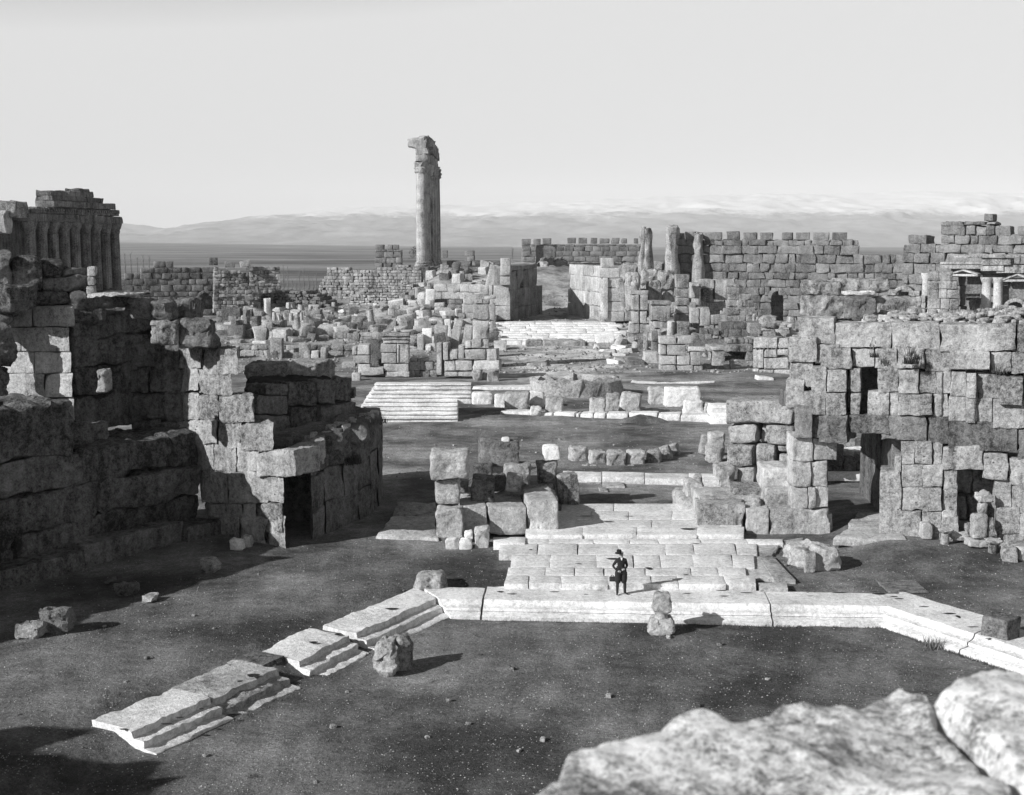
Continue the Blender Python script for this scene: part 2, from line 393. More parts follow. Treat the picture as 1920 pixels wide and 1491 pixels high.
def B(name, label, rect, Y, d=1.0, m='stone', yaw=0, roll=0, tip=0, group=None, cat='stone block', cell=None, r=.06, amp=.04, jit=None, taper=0, fr=1.5, foot=True):
    """one loose block: front face measured in the photograph, at distance Y, depth d metres"""
    x0, y0, x1, y1 = rect
    if Y is None: Y = G((x0 + x1) / 2, y1 - 1)[1]
    lo = Q((x0 + x1) / 2, y1, Y); hi = Q((x0 + x1) / 2, y0, Y)
    wd = abs(Q(x1, y1, Y)[0] - Q(x0, y1, Y)[0]); h = hi[2] - lo[2]
    cell = cell or max(.10, Y * .0016)
    gp = lo[2] - tzq(lo[0], Y + d / 2); z0 = -min(gp + .1, 4.5) if 85 < Y < 225 and gp > .05 and foot else 0     # carried down to the soil
    mb = MB(); C = boxc(-wd / 2, wd / 2, 0, d, z0, h)
    if taper: C = [(x * (1 - taper * (z > 0)), y, z) for x, y, z in C]
    hexa(mb, C, cell=cell, r=r, amp=amp, fr=fr, jit=min(wd, h) * .05 if jit is None else jit)
    o = mb.build(name, M[m]); o.location = (lo[0], Y, lo[2]); o.rotation_euler = (R(tip), R(roll), R(yaw))
    return tag(o, label, cat, group)

# ================================================================== FAR: crenellated walls, colonnades, temple
def tops(o, pl, items, group, lab, depth=.9, m='far', parent=None):
    """merlons: each its own child"""
    for q in items:
        mb = MB(); pblocks(mb, pl, [q], depth, cell=.4, r=.06, amp=.04, jit=.05); mb.build('merlon', M[m], o)

# west fortification wall behind the temple platform
pl = pxpl(978, 300, 1215, 300)
e = empty('crenellated_wall', (12, 300, 8.8), 'far crenellated stone wall with spaced square merlons, between the tall columns and the column stumps', 'wall')
mb = MB(); ashlar(mb, pl, [(978, 500), (1215, 500), (1215, 458), (978, 458)], course=(1.1, 1.4), bw=(1.6, 3.2), depth=2, jut=.12, gap=.03, cell=.8, r=.1, amp=.06, jit=.05, rs=3)
mb.build('masonry', M['far'], e)
tops(e, pl, [(978, 448, 995, 458), (1000, 448, 1014, 459), (1017, 447, 1034, 458), (1064, 446, 1080, 457), (1085, 446, 1101, 457), (1108, 446, 1120, 457), (1125, 447, 1143, 457), (1147, 446, 1162, 457), (1166, 447, 1176, 457), (1189, 447, 1197, 457)], '', '', 1.4)
# spur of the wall returning to the left with shaded face
pl = Plane((4.9, 282), (12.5, 299)); mb = MB()
# north fortification wall
NW = pxpl(1255, 214, 1700, 204)
e = empty('crenellated_wall', (25, 210, 0), 'long crenellated wall on the right with pierced merlons and a small arch at its foot', 'wall')
holes = [[(1446, 606), (1446, 560), (1450, 550), (1457, 545), (1464, 550), (1469, 560), (1469, 606)]]
mb = MB(); ashlar(mb, NW, [(1200, 625), (1712, 625), (1712, 483), (1668, 480), (1648, 483), (1606, 478), (1612, 466), (1608, 450), (1352, 450), (1352, 452), (1255, 452)], holes, course=(.9, 1.5), bw=(.8, 3.4), depth=2.2, jut=.28, gap=.02, cell=.45, r=.09, amp=.12, jit=.12, rs=5)
mb.build('masonry', M['far'], e)
tops(e, NW, [(1270, 437, 1282, 450), (1284, 434, 1303, 450), (1304, 436, 1316, 450), (1317, 435, 1353, 450), (1362, 434, 1386, 450), (1393, 436, 1419, 450), (1425, 436, 1449, 450), (1466, 436, 1486, 450), (1492, 436, 1518, 450), (1524, 436, 1555, 450), (1560, 436, 1588, 450)], '', '', 1.6)
# arch ring of the opening
def ring(pl, cx, cy, rx, ry, th, parent, name='arch_ring', m='far', n=9, jut=.12, depth=1.5, a0=0, a1=180):
    mb = MB()
    for i in range(n):
        t0, t1 = R(a0 + (a1 - a0) * i / n), R(a0 + (a1 - a0) * (i + 1) / n); C = []
        for (rr) in (0, th):
            pass
        c = []
        for d in (-jut, depth):
            for (t, q) in ((t1, 0), (t0, 0), (t1, th), (t0, th)):
                s_, z_ = pl.hit(cx + (rx + q) * math.cos(t), cy - (ry + q) * math.sin(t)); c.append(pl.pos(s_, z_, d))
        C = [c[0], c[1], c[4], c[5], c[2], c[3], c[6], c[7]]
        hexa(mb, C, cell=.4, r=.03, amp=.02, jit=.01)
    return mb.build(name, M[m], parent)
ring(NW, 1457.5, 560, 11.5, 14, 7, e)
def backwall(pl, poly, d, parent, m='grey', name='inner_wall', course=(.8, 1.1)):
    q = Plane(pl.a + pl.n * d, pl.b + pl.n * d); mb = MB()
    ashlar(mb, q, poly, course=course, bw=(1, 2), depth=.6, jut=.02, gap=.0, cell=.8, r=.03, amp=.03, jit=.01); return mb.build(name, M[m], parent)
backwall(NW, [(1440, 608), (1478, 608), (1478, 540), (1440, 540)], 2.4, e)

# engaged column stumps on the wall
for (cx, w, t0, lab, lean) in ((1205, 11, 426, 'thin broken column stump, leftmost of the cluster standing against the far crenellated wall', 0),
                               (1214, 17, 428, 'round weathered column stump beside a thinner one against the far crenellated wall', 0),
                               (1260, 22, 423, 'tallest weathered column stump with wider top rising above the right crenellated wall', 1),
                               (1309, 17, 437, 'short weathered column stump sunk into the right crenellated wall', 0)):
    Y = 212; b = Q(cx, 500 if cx < 1300 else 505, Y); t = Q(cx, t0, Y); r_ = w / 2 / FPX * Y; h = t[2] - b[2]
    mb = MB(); lathe(mb, [(r_ * 1.5, -7), (r_ * 1.25, 0), (r_ * 1.05, h * .2), (r_ * .9, h * .5), (r_ * .95, h * .62), (r_ * (1.15 if lean else 1), h * .75), (r_ * (1.2 if lean else 1), h * .93), (r_ * .8, h)], 18, amp=.3, seed=int(cx))
    o = mb.build('column_stump', M['stone']); o.location = b; tag(o, lab, 'column', 'column stumps by the crenellated wall')

# north-east high wall at the right
HW = pxpl(1690, 150, 1960, 140)
e = empty('ruined_wall', (48, 146, 0), 'tall ruined wall at the right edge with a stepped top and one block standing highest', 'wall')
mb = MB(); ashlar(mb, HW, [(1692, 640), (1960, 640), (1960, 442), (1880, 442), (1880, 434), (1866, 434), (1866, 415), (1764, 416), (1764, 452), (1740, 452), (1738, 437), (1703, 437), (1703, 452), (1692, 452)],
       [[(1800, 600), (1800, 522), (1835, 522), (1835, 600)], [(1880, 585), (1880, 520), (1935, 520), (1935, 585)]], course=(.9, 1.3), bw=(.8, 3.0), depth=2, jut=.2, gap=.02, cell=.4, r=.08, amp=.1, jit=.1, rs=8)
mb.build('masonry', M['far'], e)
for q in ((1845, 401, 1862, 415), (1866, 424, 1895, 442), (1908, 424, 1960, 442)):
    mb = MB(); pblocks(mb, HW, [q], 1.4, cell=.3, r=.07, amp=.05, jit=.04); mb.build('merlon', M['far'], e)
# sculpted niche facade in front of it
NF = pxpl(1715, 147.5, 1960, 137.5)
e = empty('niche_facade', (51, 143, 0), 'carved facade at the right edge with small pediments over niches and corinthian half columns', 'facade')
def bar(mb, pl, x0, y0, x1, y1, jut, depth=.3, **k):
    kw = dict(cell=.8, r=.03, amp=.02, jit=.01); kw.update(k); pblocks(mb, pl, [(x0, y0, x1, y1, jut, depth)], depth, 0, **kw)
mb = MB()
bar(mb, NF, 1795, 479, 1845, 484, 1.0); bar(mb, NF, 1765, 491, 1845, 496, .35); bar(mb, NF, 1765, 496, 1845, 504, .2); bar(mb, NF, 1840, 477, 1960, 483, 1.1); bar(mb, NF, 1845, 484, 1900, 497, .7); bar(mb, NF, 1842, 497, 1885, 508, .5); bar(mb, NF, 1870, 497, 1960, 512, .3)
mb.build('cornice', M['stone'], e)
for (x0, x1, yb, yt) in ((1782, 1838, 514, 506), (1885, 1940, 524, 514)):
    mb = MB(); xm = (x0 + x1) / 2
    for (a, b_, c_, d_) in ((x0, yb, xm, yt), (xm, yt, x1, yb)):
        C = []
        for (ox, oy, h) in ((a, b_, 3), (c_, d_, 3)):
            pass
        c = [NF.hit(a, b_ + 2), NF.hit(c_, d_ + 2), NF.hit(a, b_ - 1), NF.hit(c_, d_ - 1)]
        hexa(mb, [NF.pos(*c[i], d) for i0 in (0, 2) for d in (-.75, .2) for i in (i0, i0 + 1)], cell=1, r=.03, amp=.01, jit=0)
    bar(mb, NF, x0, yb, x1, yb + 4, .6); mb.build('pediment', M['pale'], e)
for (x0, x1, y0, y1) in ((1727, 1742, 512, 590), (1748, 1762, 508, 598), (1840, 1858, 520, 578), (1862, 1879, 520, 578)):
    b_ = NF.hit((x0 + x1) / 2, y1); t = NF.hit((x0 + x1) / 2, y0); r_ = (x1 - x0) / 2 / FPX * 143; h = t[1] - b_[1]
    mb = MB(); lathe(mb, [(r_ * 1.15, 0), (r_ * 1.15, .3), (r_, .5), (r_ * .9, h * .8), (r_ * .95, h * .84), (r_ * 1.1, h * .88), (r_ * 1.3, h * .97), (r_ * 1.35, h)], 16, c=NF.pos(*b_, -.1), amp=.05, seed=int(x0)); mb.build('half_column', M['pale'], e)
mb = MB(); bar(mb, NF, 1810, 551, 1836, 556, .8); bar(mb, NF, 1815, 558, 1834, 563, .6); bar(mb, NF, 1805, 516, 1834, 600, -1.2, 1.6); bar(mb, NF, 1882, 522, 1935, 590, -1.0, 1.4); mb.build('niche_sill', M['grey'], e)
ring(NF, 1905, 582, 17, 16, 7, e, 'arch_ring', 'stone', 9, .3, .8)
# pier in front of facade
PP = pxpl(1740, 138, 1800, 137)
mb = MB(); ashlar(mb, PP, [(1738, 598), (1798, 598), (1798, 540), (1792, 528), (1785, 515), (1764, 515), (1740, 505)], course=(.8, 1.4), bw=(.8, 1.6), depth=3.0, jut=.08, cell=.3, r=.05, amp=.05, rs=12)
tag(mb.build('ruined_pier', M['stone'], origin=PP.pos(*PP.hit(1769, 598), 0)), 'broken stone pier with an upright shaft standing in front of the carved niche facade', 'pier')
# pointed arch wall left of it
PA = pxpl(1655, 140, 1735, 138)
e = empty('arched_wall', PA.pos(*PA.hit(1695, 610)), 'low wall stump with a small dark pointed arch, above the rubble-topped near wall', 'wall')
mb = MB(); ashlar(mb, PA, [(1655, 612), (1735, 612), (1735, 556), (1715, 545), (1672, 545), (1655, 560)], [[(1680, 590), (1680, 556), (1687, 548), (1695, 543), (1702, 548), (1708, 556), (1708, 590)]], course=(.6, .8), bw=(.7, 1.5), depth=1.6, cell=.4, r=.05, amp=.05, rs=13)
mb.build('masonry', M['stone'], e); ring(PA, 1694, 556, 15, 13, 7, e, n=9, m='stone', jut=.1)
backwall(PA, [(1672, 600), (1716, 600), (1716, 548), (1672, 548)], 1.8, e, 'grey')

# Six tall columns seen nearly end-on, with the broken entablature
Yc, bx = 250, -17.4
e = empty('tall_colonnade', (bx, 250, 8.8), 'row of giant fluted columns seen almost end-on, carrying a broken overhanging beam', 'colonnade')
bz = Q(800, 500, 250)[2]; ht = Q(800, 325, 250)[2] - bz; r0 = 1.17
for i in range(6):
    x, y = bx + i * .22, 250 + i * 4.75; mb = MB()
    lathe(mb, [(1.5, 0), (1.5, .35), (1.3, .5), (1.35, .8), (r0, 1.0), (r0 * .99, ht * .5), (r0 * .9, ht - .1), (r0 * .88, ht)], 40, 0 if i == 0 else 20, .06, c=(x, y, bz), amp=.05, seed=i)
    s = mb.build('column', M['stone'], e, origin=None)
    mb = MB(); lathe(mb, [(r0 * .9, 0), (r0 * 1.05, .25), (r0 * .98, .5), (r0 * 1.15, .9), (r0 * 1.05, 1.2), (r0 * 1.3, 1.9), (r0 * 1.25, 2.1)], 20, c=(x, y, bz + ht), amp=.22, seed=i + 9); mb.build('capital', M['stone'], s)
mb = MB(); zc = bz + ht + 2.1
for (x0, x1, y0, y1, z0, z1) in ((-1.1, 1.25, -1, 6, 0, 1.5), (-1.0, 1.2, -1.0, 5, 1.5, 2.8), (-.9, 1.5, 5, 14, 0, 2.0), (-.9, 1.8, 4, 25, 0, 1.8), (-.8, 2.1, 3, 24, 1.8, 3.2), (-.3, 2.0, .5, 22, 2.9, 4.2), (-.6, 1.6, .2, 16, 3.9, 5.0), (-.9, 1.0, -.6, 9, 2.7, 4.6)):
    rbox(mb, bx + x0, bx + x1, 250 + y0, 250 + y1, zc + z0, zc + z1, cell=.5, r=.12, amp=.28, fr=.9, jit=.12)
mb.build('architrave', M['stone'], e)
mb = MB(); hexa(mb, [(bx - 2.5, 249.6, zc + 3.0), (bx + .6, 249.2, zc + 2.0), (bx - 2.2, 252, zc + 3.2), (bx + .8, 253, zc + 2.2), (bx - 2.9, 249.9, zc + 4.3), (bx + .9, 249.3, zc + 5.0), (bx - 2.4, 252, zc + 4.0), (bx + 1, 253, zc + 5.1)], cell=.4, r=.2, amp=.25, fr=1)
mb.build('cornice_fragment', M['pale'], e)
mb = MB(); rbox(mb, bx - 1.6, bx + 1.4, 248.3, 252, bz - 2.7, bz, cell=.5, r=.12, amp=.1); rbox(mb, bx - 1.8, bx + .2, 248.0, 251.5, bz - 5.6, bz - 2.75, cell=.5, r=.2, amp=.2)
rbox(mb, bx + 1.5, bx + 5.0, 250, 276, bz - 2.4, bz - .1, cell=.9, r=.2, amp=.35, fr=.8)
mb.build('pedestal', M['grey'], e)

# small turret and merlon stumps left and right of the columns
pl = pxpl(700, 262, 755, 262)
e = empty('turret', (-26, 262, 5), 'small square turret with two gapped merlon blocks, left of the tall columns against the plain', 'turret')
mb = MB(); ashlar(mb, pl, [(703, 512), (753, 512), (753, 468), (703, 468)], [[(717, 503), (717, 494), (721, 493), (721, 503)], [(734, 503), (734, 492), (738, 490), (742, 492), (742, 503)]], course=(.95, 1.2), bw=(1.2, 2.4), depth=3, jut=.1, cell=.6, r=.1, amp=.08, rs=4); mb.build('masonry', M['far'], e)
tops(e, pl, [(703, 459, 720, 468), (726, 459, 736, 468), (737, 459, 748, 468)], '', '', 1.6)
for q, lab in (((829, 470, 839, 483), 'small stone stump left of three behind the tall columns'), ((871, 470, 889, 480), 'pair of upright parapet blocks on the skyline right of the tall columns'), ((876, 480, 890, 492), 'squat block under the pair of parapet blocks right of the tall columns')):
    B('parapet_block', lab, q, 290, 2, 'far', group='parapet blocks behind the tall columns', r=.12, amp=.1)

# fallen column drums on the platform
for (x0, x1, yc, r_, Y, lab, yaw, ph) in ((838, 872, 499, 1.15, 262, 'long fallen column shaft lying just right of the tall columns', 4, 0), (886, 938, 500, 1.3, 268, 'fallen column shaft lying on the platform with its round dark end toward the viewer', 28, 0)):
    a = Q(x0, yc, Y); L = (x1 - x0) / FPX * Y * 1.2; mb = MB(); lathe(mb, [(r_, 0), (r_, L * .3), (r_ * .97, L * .6), (r_ * .93, L)], 28, 20, .05, amp=.05, seed=3)
    o = mb.build('column_drum', M['grey']); o.location = (a[0], Y, a[2]); o.rotation_euler = (0, R(90), R(yaw)); tag(o, lab, 'column drum', 'fallen column drums')
for q, Y, lab, m_, d in (((870, 505, 905, 522), 240, 'round topped white boulder on the platform in front of the fallen column shafts', 'marble', 3), ((945, 488, 957, 500), 236, 'small upright stone behind the tall left gate pier', 'pale', 1), ((1013, 492, 1028, 508), 245, 'rounded boulder in the gap behind the stair gate', 'stone', 2)):
    B('boulder', lab, q, Y, d, m_, r=.7, amp=.25, cat='boulder')

# Shaded block of ruin and slope behind the gate gap handled by terrain; low dark buttress on the west wall
mb = MB(); rbox(mb, 5, 9.2, 268, 272, 8.0, 13.0, cell=.8, r=.2, amp=.2); tag(mb.build('buttress', M['grey'], origin=(7, 268, 8)), 'broken buttress of large stones at the left end of the far crenellated wall', 'wall')
mb = MB(); hexa(mb, [(4.2, 255, 8.6), (11.5, 262, 8.6), (4.2, 258, 8.6), (11.5, 270, 8.6), (6.2, 256, 10.5), (11.0, 262, 10.2), (6.2, 258, 10.5), (11, 270, 10.2)], cell=.8, r=.3, amp=.4); tag(mb.build('earth_mound', M['grey'], origin=(7, 260, 8.6)), 'dark sloping mound of earth seen through the gap of the stair gate', 'mound')

# Corinthian temple at the left edge
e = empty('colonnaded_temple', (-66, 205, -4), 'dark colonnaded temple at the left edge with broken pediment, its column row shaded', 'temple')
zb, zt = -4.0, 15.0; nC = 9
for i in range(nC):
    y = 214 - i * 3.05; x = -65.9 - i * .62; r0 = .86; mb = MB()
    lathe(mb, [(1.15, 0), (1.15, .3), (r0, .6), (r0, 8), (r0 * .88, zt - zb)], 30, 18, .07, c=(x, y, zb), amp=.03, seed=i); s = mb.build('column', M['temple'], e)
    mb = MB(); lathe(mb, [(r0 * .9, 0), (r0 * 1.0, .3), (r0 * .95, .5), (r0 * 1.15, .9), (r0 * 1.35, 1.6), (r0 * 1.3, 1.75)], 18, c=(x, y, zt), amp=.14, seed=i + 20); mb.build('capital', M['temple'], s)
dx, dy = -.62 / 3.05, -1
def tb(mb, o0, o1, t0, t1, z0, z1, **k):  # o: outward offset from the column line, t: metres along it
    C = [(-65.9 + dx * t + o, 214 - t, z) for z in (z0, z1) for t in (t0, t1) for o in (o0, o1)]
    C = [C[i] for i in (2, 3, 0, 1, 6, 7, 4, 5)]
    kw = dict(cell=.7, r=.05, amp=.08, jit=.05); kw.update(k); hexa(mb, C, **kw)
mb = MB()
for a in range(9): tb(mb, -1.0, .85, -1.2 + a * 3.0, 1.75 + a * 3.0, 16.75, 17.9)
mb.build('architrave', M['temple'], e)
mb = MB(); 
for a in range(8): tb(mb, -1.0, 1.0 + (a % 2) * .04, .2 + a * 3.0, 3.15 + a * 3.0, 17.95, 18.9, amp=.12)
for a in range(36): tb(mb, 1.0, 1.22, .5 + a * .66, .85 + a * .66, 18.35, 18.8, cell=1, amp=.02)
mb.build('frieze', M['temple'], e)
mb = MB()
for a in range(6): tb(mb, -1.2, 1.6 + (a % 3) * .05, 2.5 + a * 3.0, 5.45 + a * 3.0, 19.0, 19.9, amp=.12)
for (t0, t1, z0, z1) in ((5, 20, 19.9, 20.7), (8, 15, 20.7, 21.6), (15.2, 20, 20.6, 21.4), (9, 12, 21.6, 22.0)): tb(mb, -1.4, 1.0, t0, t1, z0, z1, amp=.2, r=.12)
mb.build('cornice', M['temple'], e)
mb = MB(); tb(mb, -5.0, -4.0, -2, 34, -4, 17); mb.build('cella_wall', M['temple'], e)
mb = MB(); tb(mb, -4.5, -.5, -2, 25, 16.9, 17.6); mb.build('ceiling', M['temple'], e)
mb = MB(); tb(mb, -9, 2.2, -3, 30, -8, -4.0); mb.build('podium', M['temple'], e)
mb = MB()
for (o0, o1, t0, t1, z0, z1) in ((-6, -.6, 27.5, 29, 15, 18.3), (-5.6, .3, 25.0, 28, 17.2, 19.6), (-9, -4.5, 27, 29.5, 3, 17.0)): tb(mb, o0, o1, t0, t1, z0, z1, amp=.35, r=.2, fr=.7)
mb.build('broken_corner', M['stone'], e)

# small vaulted walls between temple and tall columns
SW = pxpl(228, 234, 535, 244)
e = empty('ruined_wall', (-62, 238, 0), 'long coursed wall with a small arch, between the dark temple and the broken tower', 'wall')
mb = MB(); ashlar(mb, SW, [(228, 600), (405, 600), (405, 500), (372, 497), (330, 497), (305, 490), (272, 502), (256, 512), (238, 515), (228, 522)], [[(372, 580), (372, 562), (378, 552), (386, 549), (394, 552), (399, 562), (399, 580)]], course=(.9, 1.3), bw=(1, 2.6), depth=2, jut=.1, gap=.03, cell=.6, r=.09, amp=.07, rs=21); mb.build('masonry', M['grey'], e)
ring(SW, 385.5, 564, 13.5, 15, 5, e); backwall(SW, [(366, 590), (404, 590), (404, 545), (366, 545)], 2.2, e, 'dark')
TW = pxpl(398, 232, 535, 236)
mb = MB(); ashlar(mb, TW, [(400, 585), (530, 585), (525, 500), (468, 500), (468, 535), (462, 545), (450, 508), (412, 506), (402, 498)], [[(404, 560), (404, 540), (411, 540), (411, 560)]], course=(.5, .75), bw=(.6, 1.5), depth=1.6, jut=.2, cell=.5, r=.06, amp=.1, rs=22)
tag(mb.build('ruined_tower', M['stone'], origin=TW.pos(*TW.hit(465, 585))), 'broken tower of small stones with a deep shaded hollow, left of the bare tree gap', 'tower')
mb = MB(); ashlar(mb, pxpl(398, 236, 470, 238), [(400, 560), (470, 560), (470, 512), (400, 505)], course=(.8, 1.1), bw=(.8, 1.8), depth=1.5, cell=.6, r=.08, amp=.1, rs=29)
tag(mb.build('tower_back_wall', M['grey'], origin=(-52, 237, 2)), 'dark rear wall inside the broken tower left of the bare tree gap', 'wall')
for q, lab, m_ in (((392, 483, 408, 497), 'dark tilted block perched at the left corner of the broken tower', 'grey'), ((452, 489, 470, 500), 'tilted pale block balanced on the middle of the broken tower', 'pale'), ((463, 499, 474, 508), 'small block beneath the tilted pale block on the broken tower', 'stone'), ((422, 491, 440, 502), 'flat block lying on top of the broken tower near its left corner', 'grey')):
    B('stone_block', lab, q, 233, 1.6, m_, yaw=15, roll=-12 if q[0] == 452 else 3)
PW = pxpl(596, 240, 800, 238)
mb = MB(); ashlar(mb, PW, [(597, 612), (790, 612), (790, 505), (757, 497), (700, 505), (613, 503), (613, 513), (608, 520), (598, 535)], [[(606, 545), (606, 540), (611, 540), (611, 545)], [(638, 545), (638, 540), (642, 540), (642, 545)]], course=(.45, .65), bw=(.5, 1.2), depth=2.5, jut=.12, cell=.5, r=.05, amp=.06, rs=23)
tag(mb.build('rubble_wall', M['stone'], origin=PW.pos(*PW.hit(695, 612))), 'wide wall of small coursed stones below the turret, right of the bare tree gap', 'wall')
AW = pxpl(655, 225, 785, 222)
mb = MB(); ashlar(mb, AW, [(655, 622), (788, 622), (788, 540), (760, 532), (720, 545), (690, 540), (668, 548), (655, 560)], [[(692, 567), (692, 563), (696, 563), (696, 567)]], course=(.4, .6), bw=(.45, 1.1), depth=3, jut=.15, cell=.4, r=.06, amp=.1, rs=24)
tag(mb.build('rubble_wall', M['stone'], origin=AW.pos(*AW.hit(720, 622))), 'broken rubble wall with a rounded crest standing in front of the wide small stone wall', 'wall')
VW = pxpl(478, 222, 625, 218)
mb = MB(); ashlar(mb, VW, [(478, 590), (622, 590), (618, 572), (600, 560), (590, 552), (560, 546), (520, 545), (490, 553), (478, 566)], course=(.4, .65), bw=(.4, 1.2), depth=5, jut=.3, cell=.4, r=.1, amp=.2, rs=25, drop=.06)
tag(mb.build('collapsed_vault', M['dark'], origin=VW.pos(*VW.hit(550, 590))), 'dark collapsed vault of rough stones sloping down to the right, below the bare tree gap', 'ruin')
for (q, Y, d, m_, lab) in (((622, 567, 628, 590), 215, .8, 'pale', 'thin pale upright post beside the opening below the bare tree gap'), ((655, 576, 671, 600), 212, 1.5, 'pale', 'square pale pier at the left foot of the broken rubble wall'), ((163, 500, 178, 518), 60.5, .4, 'pale', 'topmost of three small stones stacked as a post on the left dark mass'), ((164, 519, 176, 535), 60.5, .4, 'pale', 'middle of three small stones stacked as a post on the left dark mass'), ((162, 536, 177, 557), 60.5, .4, 'pale', 'bottom of three small stones stacked as a post on the left dark mass')):
    B('stone_block', lab, q, Y, d, m_)
mb = MB(); L = 2.6; lathe(mb, [(.95, 0), (.97, L * .5), (.93, L)], 36, 18, .07); o = mb.build('column_drum', M['pale']); a = Q(731, 574, 214); o.location = a; o.rotation_euler = (0, R(80), R(-12)); tag(o, 'short fluted column drum lying tilted in front of the broken rubble wall', 'column drum')

# ================================================================== MIDDLE DISTANCE
# stair gate: two angled jamb walls, tall piers and the white stair
JL = pxpl(957, 186, 1017, 203)
e = empty('gate_wall', (1, 192, 2), 'tall dark shaded smooth wall left of the gap above the white stair', 'wall')
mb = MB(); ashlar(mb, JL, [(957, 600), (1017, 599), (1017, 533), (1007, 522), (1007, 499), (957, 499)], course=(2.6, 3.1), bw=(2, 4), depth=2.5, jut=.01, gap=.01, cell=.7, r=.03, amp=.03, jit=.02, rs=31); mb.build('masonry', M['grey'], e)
JP = pxpl(938, 185.5, 958, 185.5); mb = MB(); pblocks(mb, JP, [(938, 484, 957, 518), (938, 518.5, 957, 535), (925, 535.5, 957, 573), (925, 573.5, 957, 600)], 2.4, cell=.6, r=.05, amp=.04, jit=.03)
tag(mb.build('gate_pier', M['pale'], origin=(-1, 185.5, 2)), 'tall pale pier of stacked blocks at the left end of the dark shaded gate wall', 'pier')
B('stone_block', 'leaning pale block against the left side of the tall pale gate pier', (914, 497, 938, 518), 187, 2, 'pale', roll=14)
JR = pxpl(1062, 203, 1128, 188)
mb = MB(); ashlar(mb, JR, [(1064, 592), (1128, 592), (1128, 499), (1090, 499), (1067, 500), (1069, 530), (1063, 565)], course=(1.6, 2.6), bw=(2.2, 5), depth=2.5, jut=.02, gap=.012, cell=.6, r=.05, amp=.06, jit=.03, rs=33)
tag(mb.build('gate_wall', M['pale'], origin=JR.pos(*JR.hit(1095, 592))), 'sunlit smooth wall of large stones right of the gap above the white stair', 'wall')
JQ = pxpl(1126, 185, 1165, 185)
mb = MB(); pblocks(mb, JQ, [(1127, 484, 1151, 502), (1124, 502.5, 1163, 521), (1128, 521.5, 1166, 540), (1128, 540.5, 1168, 566), (1126, 566, 1175, 584), (1124, 584, 1170, 603)], 2.4, cell=.5, r=.07, amp=.06, jit=.05)
pblocks(mb, JQ, [(1130, 521, 1140, 600, .35, .5)], .5, cell=1, r=.05, amp=.04)
tag(mb.build('gate_pier', M['pale'], origin=(14, 185, 2)), 'pale pier with a narrow pilaster joined to the sunlit gate wall, right of the stair', 'pier')
B('stone_block', 'leaning boulder on the right shoulder of the sunlit gate pier', (1156, 522, 1174, 540), 184.5, 2, 'stone', roll=-20, r=.25, amp=.15)
B('stone_block', 'square block with dark shadow right of the sunlit gate pier', (1173, 524, 1198, 543), 184.5, 3, 'stone')
# white stair
e = empty('grand_stair', (9, 170, 0), 'broad worn white stone stair climbing to the gap between the gate walls', 'stairs')
mb = MB(); n = 9; y0, z0, y1, z1 = 166.5, .75, 184, 2.35
a0 = Q(985, 655, 166)[0]
for i in range(n):
    ya = y0 + (y1 - y0) * i / n; zt = z0 + (z1 - z0) * (i + 1) / n; xl = -1.5 + (i / n) * .3 - (2.6 if i > 3 else 0); xr = 15 + .6 * math.sin(i * 2)
    x = xl
    while x < xr - .5:
        x2 = min(x + random.uniform(2, 4.5), xr); rbox(mb, x + .01, x2 - .01, ya, ya + 3.2, zt - .8, zt, cell=.7, r=.05, amp=.04, jit=.03); x = x2
mb.build('steps', M['marble'], e)
mb = MB(); 
for (x0, x1, m_) in ((-.6, 1.5, 0), (1.55, 7, 0), (7.1, 11.5, .3)): rbox(mb, x0 + 2.4, x1 + 2.4, 164.4 + m_, 167.5, -.3, 1.15 - m_, cell=.3, r=.12, amp=.12)
mb.build('landing_edge', M['stone'], e)
# big free blocks near the stair
RB_ = [((927, 641, 949, 666), 160, 2, 'pale', 'upright pale block at the left foot of the white stair', 0), ((988, 682, 1026, 697), 142, 2.2, 'stone', 'long dark-faced block lying on a white slab in front of the white stair', 0), ((985, 697, 1035, 711), 140, 4, 'marble', 'flat white slab carrying a dark-faced block in front of the white stair', 0),
 ((955, 698, 985, 713), 141, 2, 'stone', 'rough low block left of the flat white slab in front of the stair', 5), ((1150, 672, 1168, 690), 147, 1.5, 'pale', 'pale broken block right of the white stair foot', 10), ((1176, 675, 1208, 695), 143, 2.4, 'grey', 'carved dark block lying beside the big basin-shaped stone', 3), ((1208, 661, 1235, 694), 145, 2.6, 'pale', 'big tapered pale stone like a basin beside the carved dark block', 0),
 ((1140, 700, 1192, 712), 139, 1.5, 'stone', 'rough low kerb block right of the flat white slab', 0), ((1193, 698, 1235, 711), 138.5, 1.6, 'stone', 'smooth moulded kerb block left of the ruined front wall', 0), ((1120, 625, 1155, 650), 165, 2.5, 'marble', 'white carved slab leaning at the right end of the stair', -12), ((1150, 628, 1160, 652), 163, 1.5, 'pale', 'narrow tilted slab behind the white carved slab by the stair', 25)]
for q, Y, d, m_, lab, rl in RB_: B('stone_block', lab, q, Y, d, m_, roll=rl, group=None)

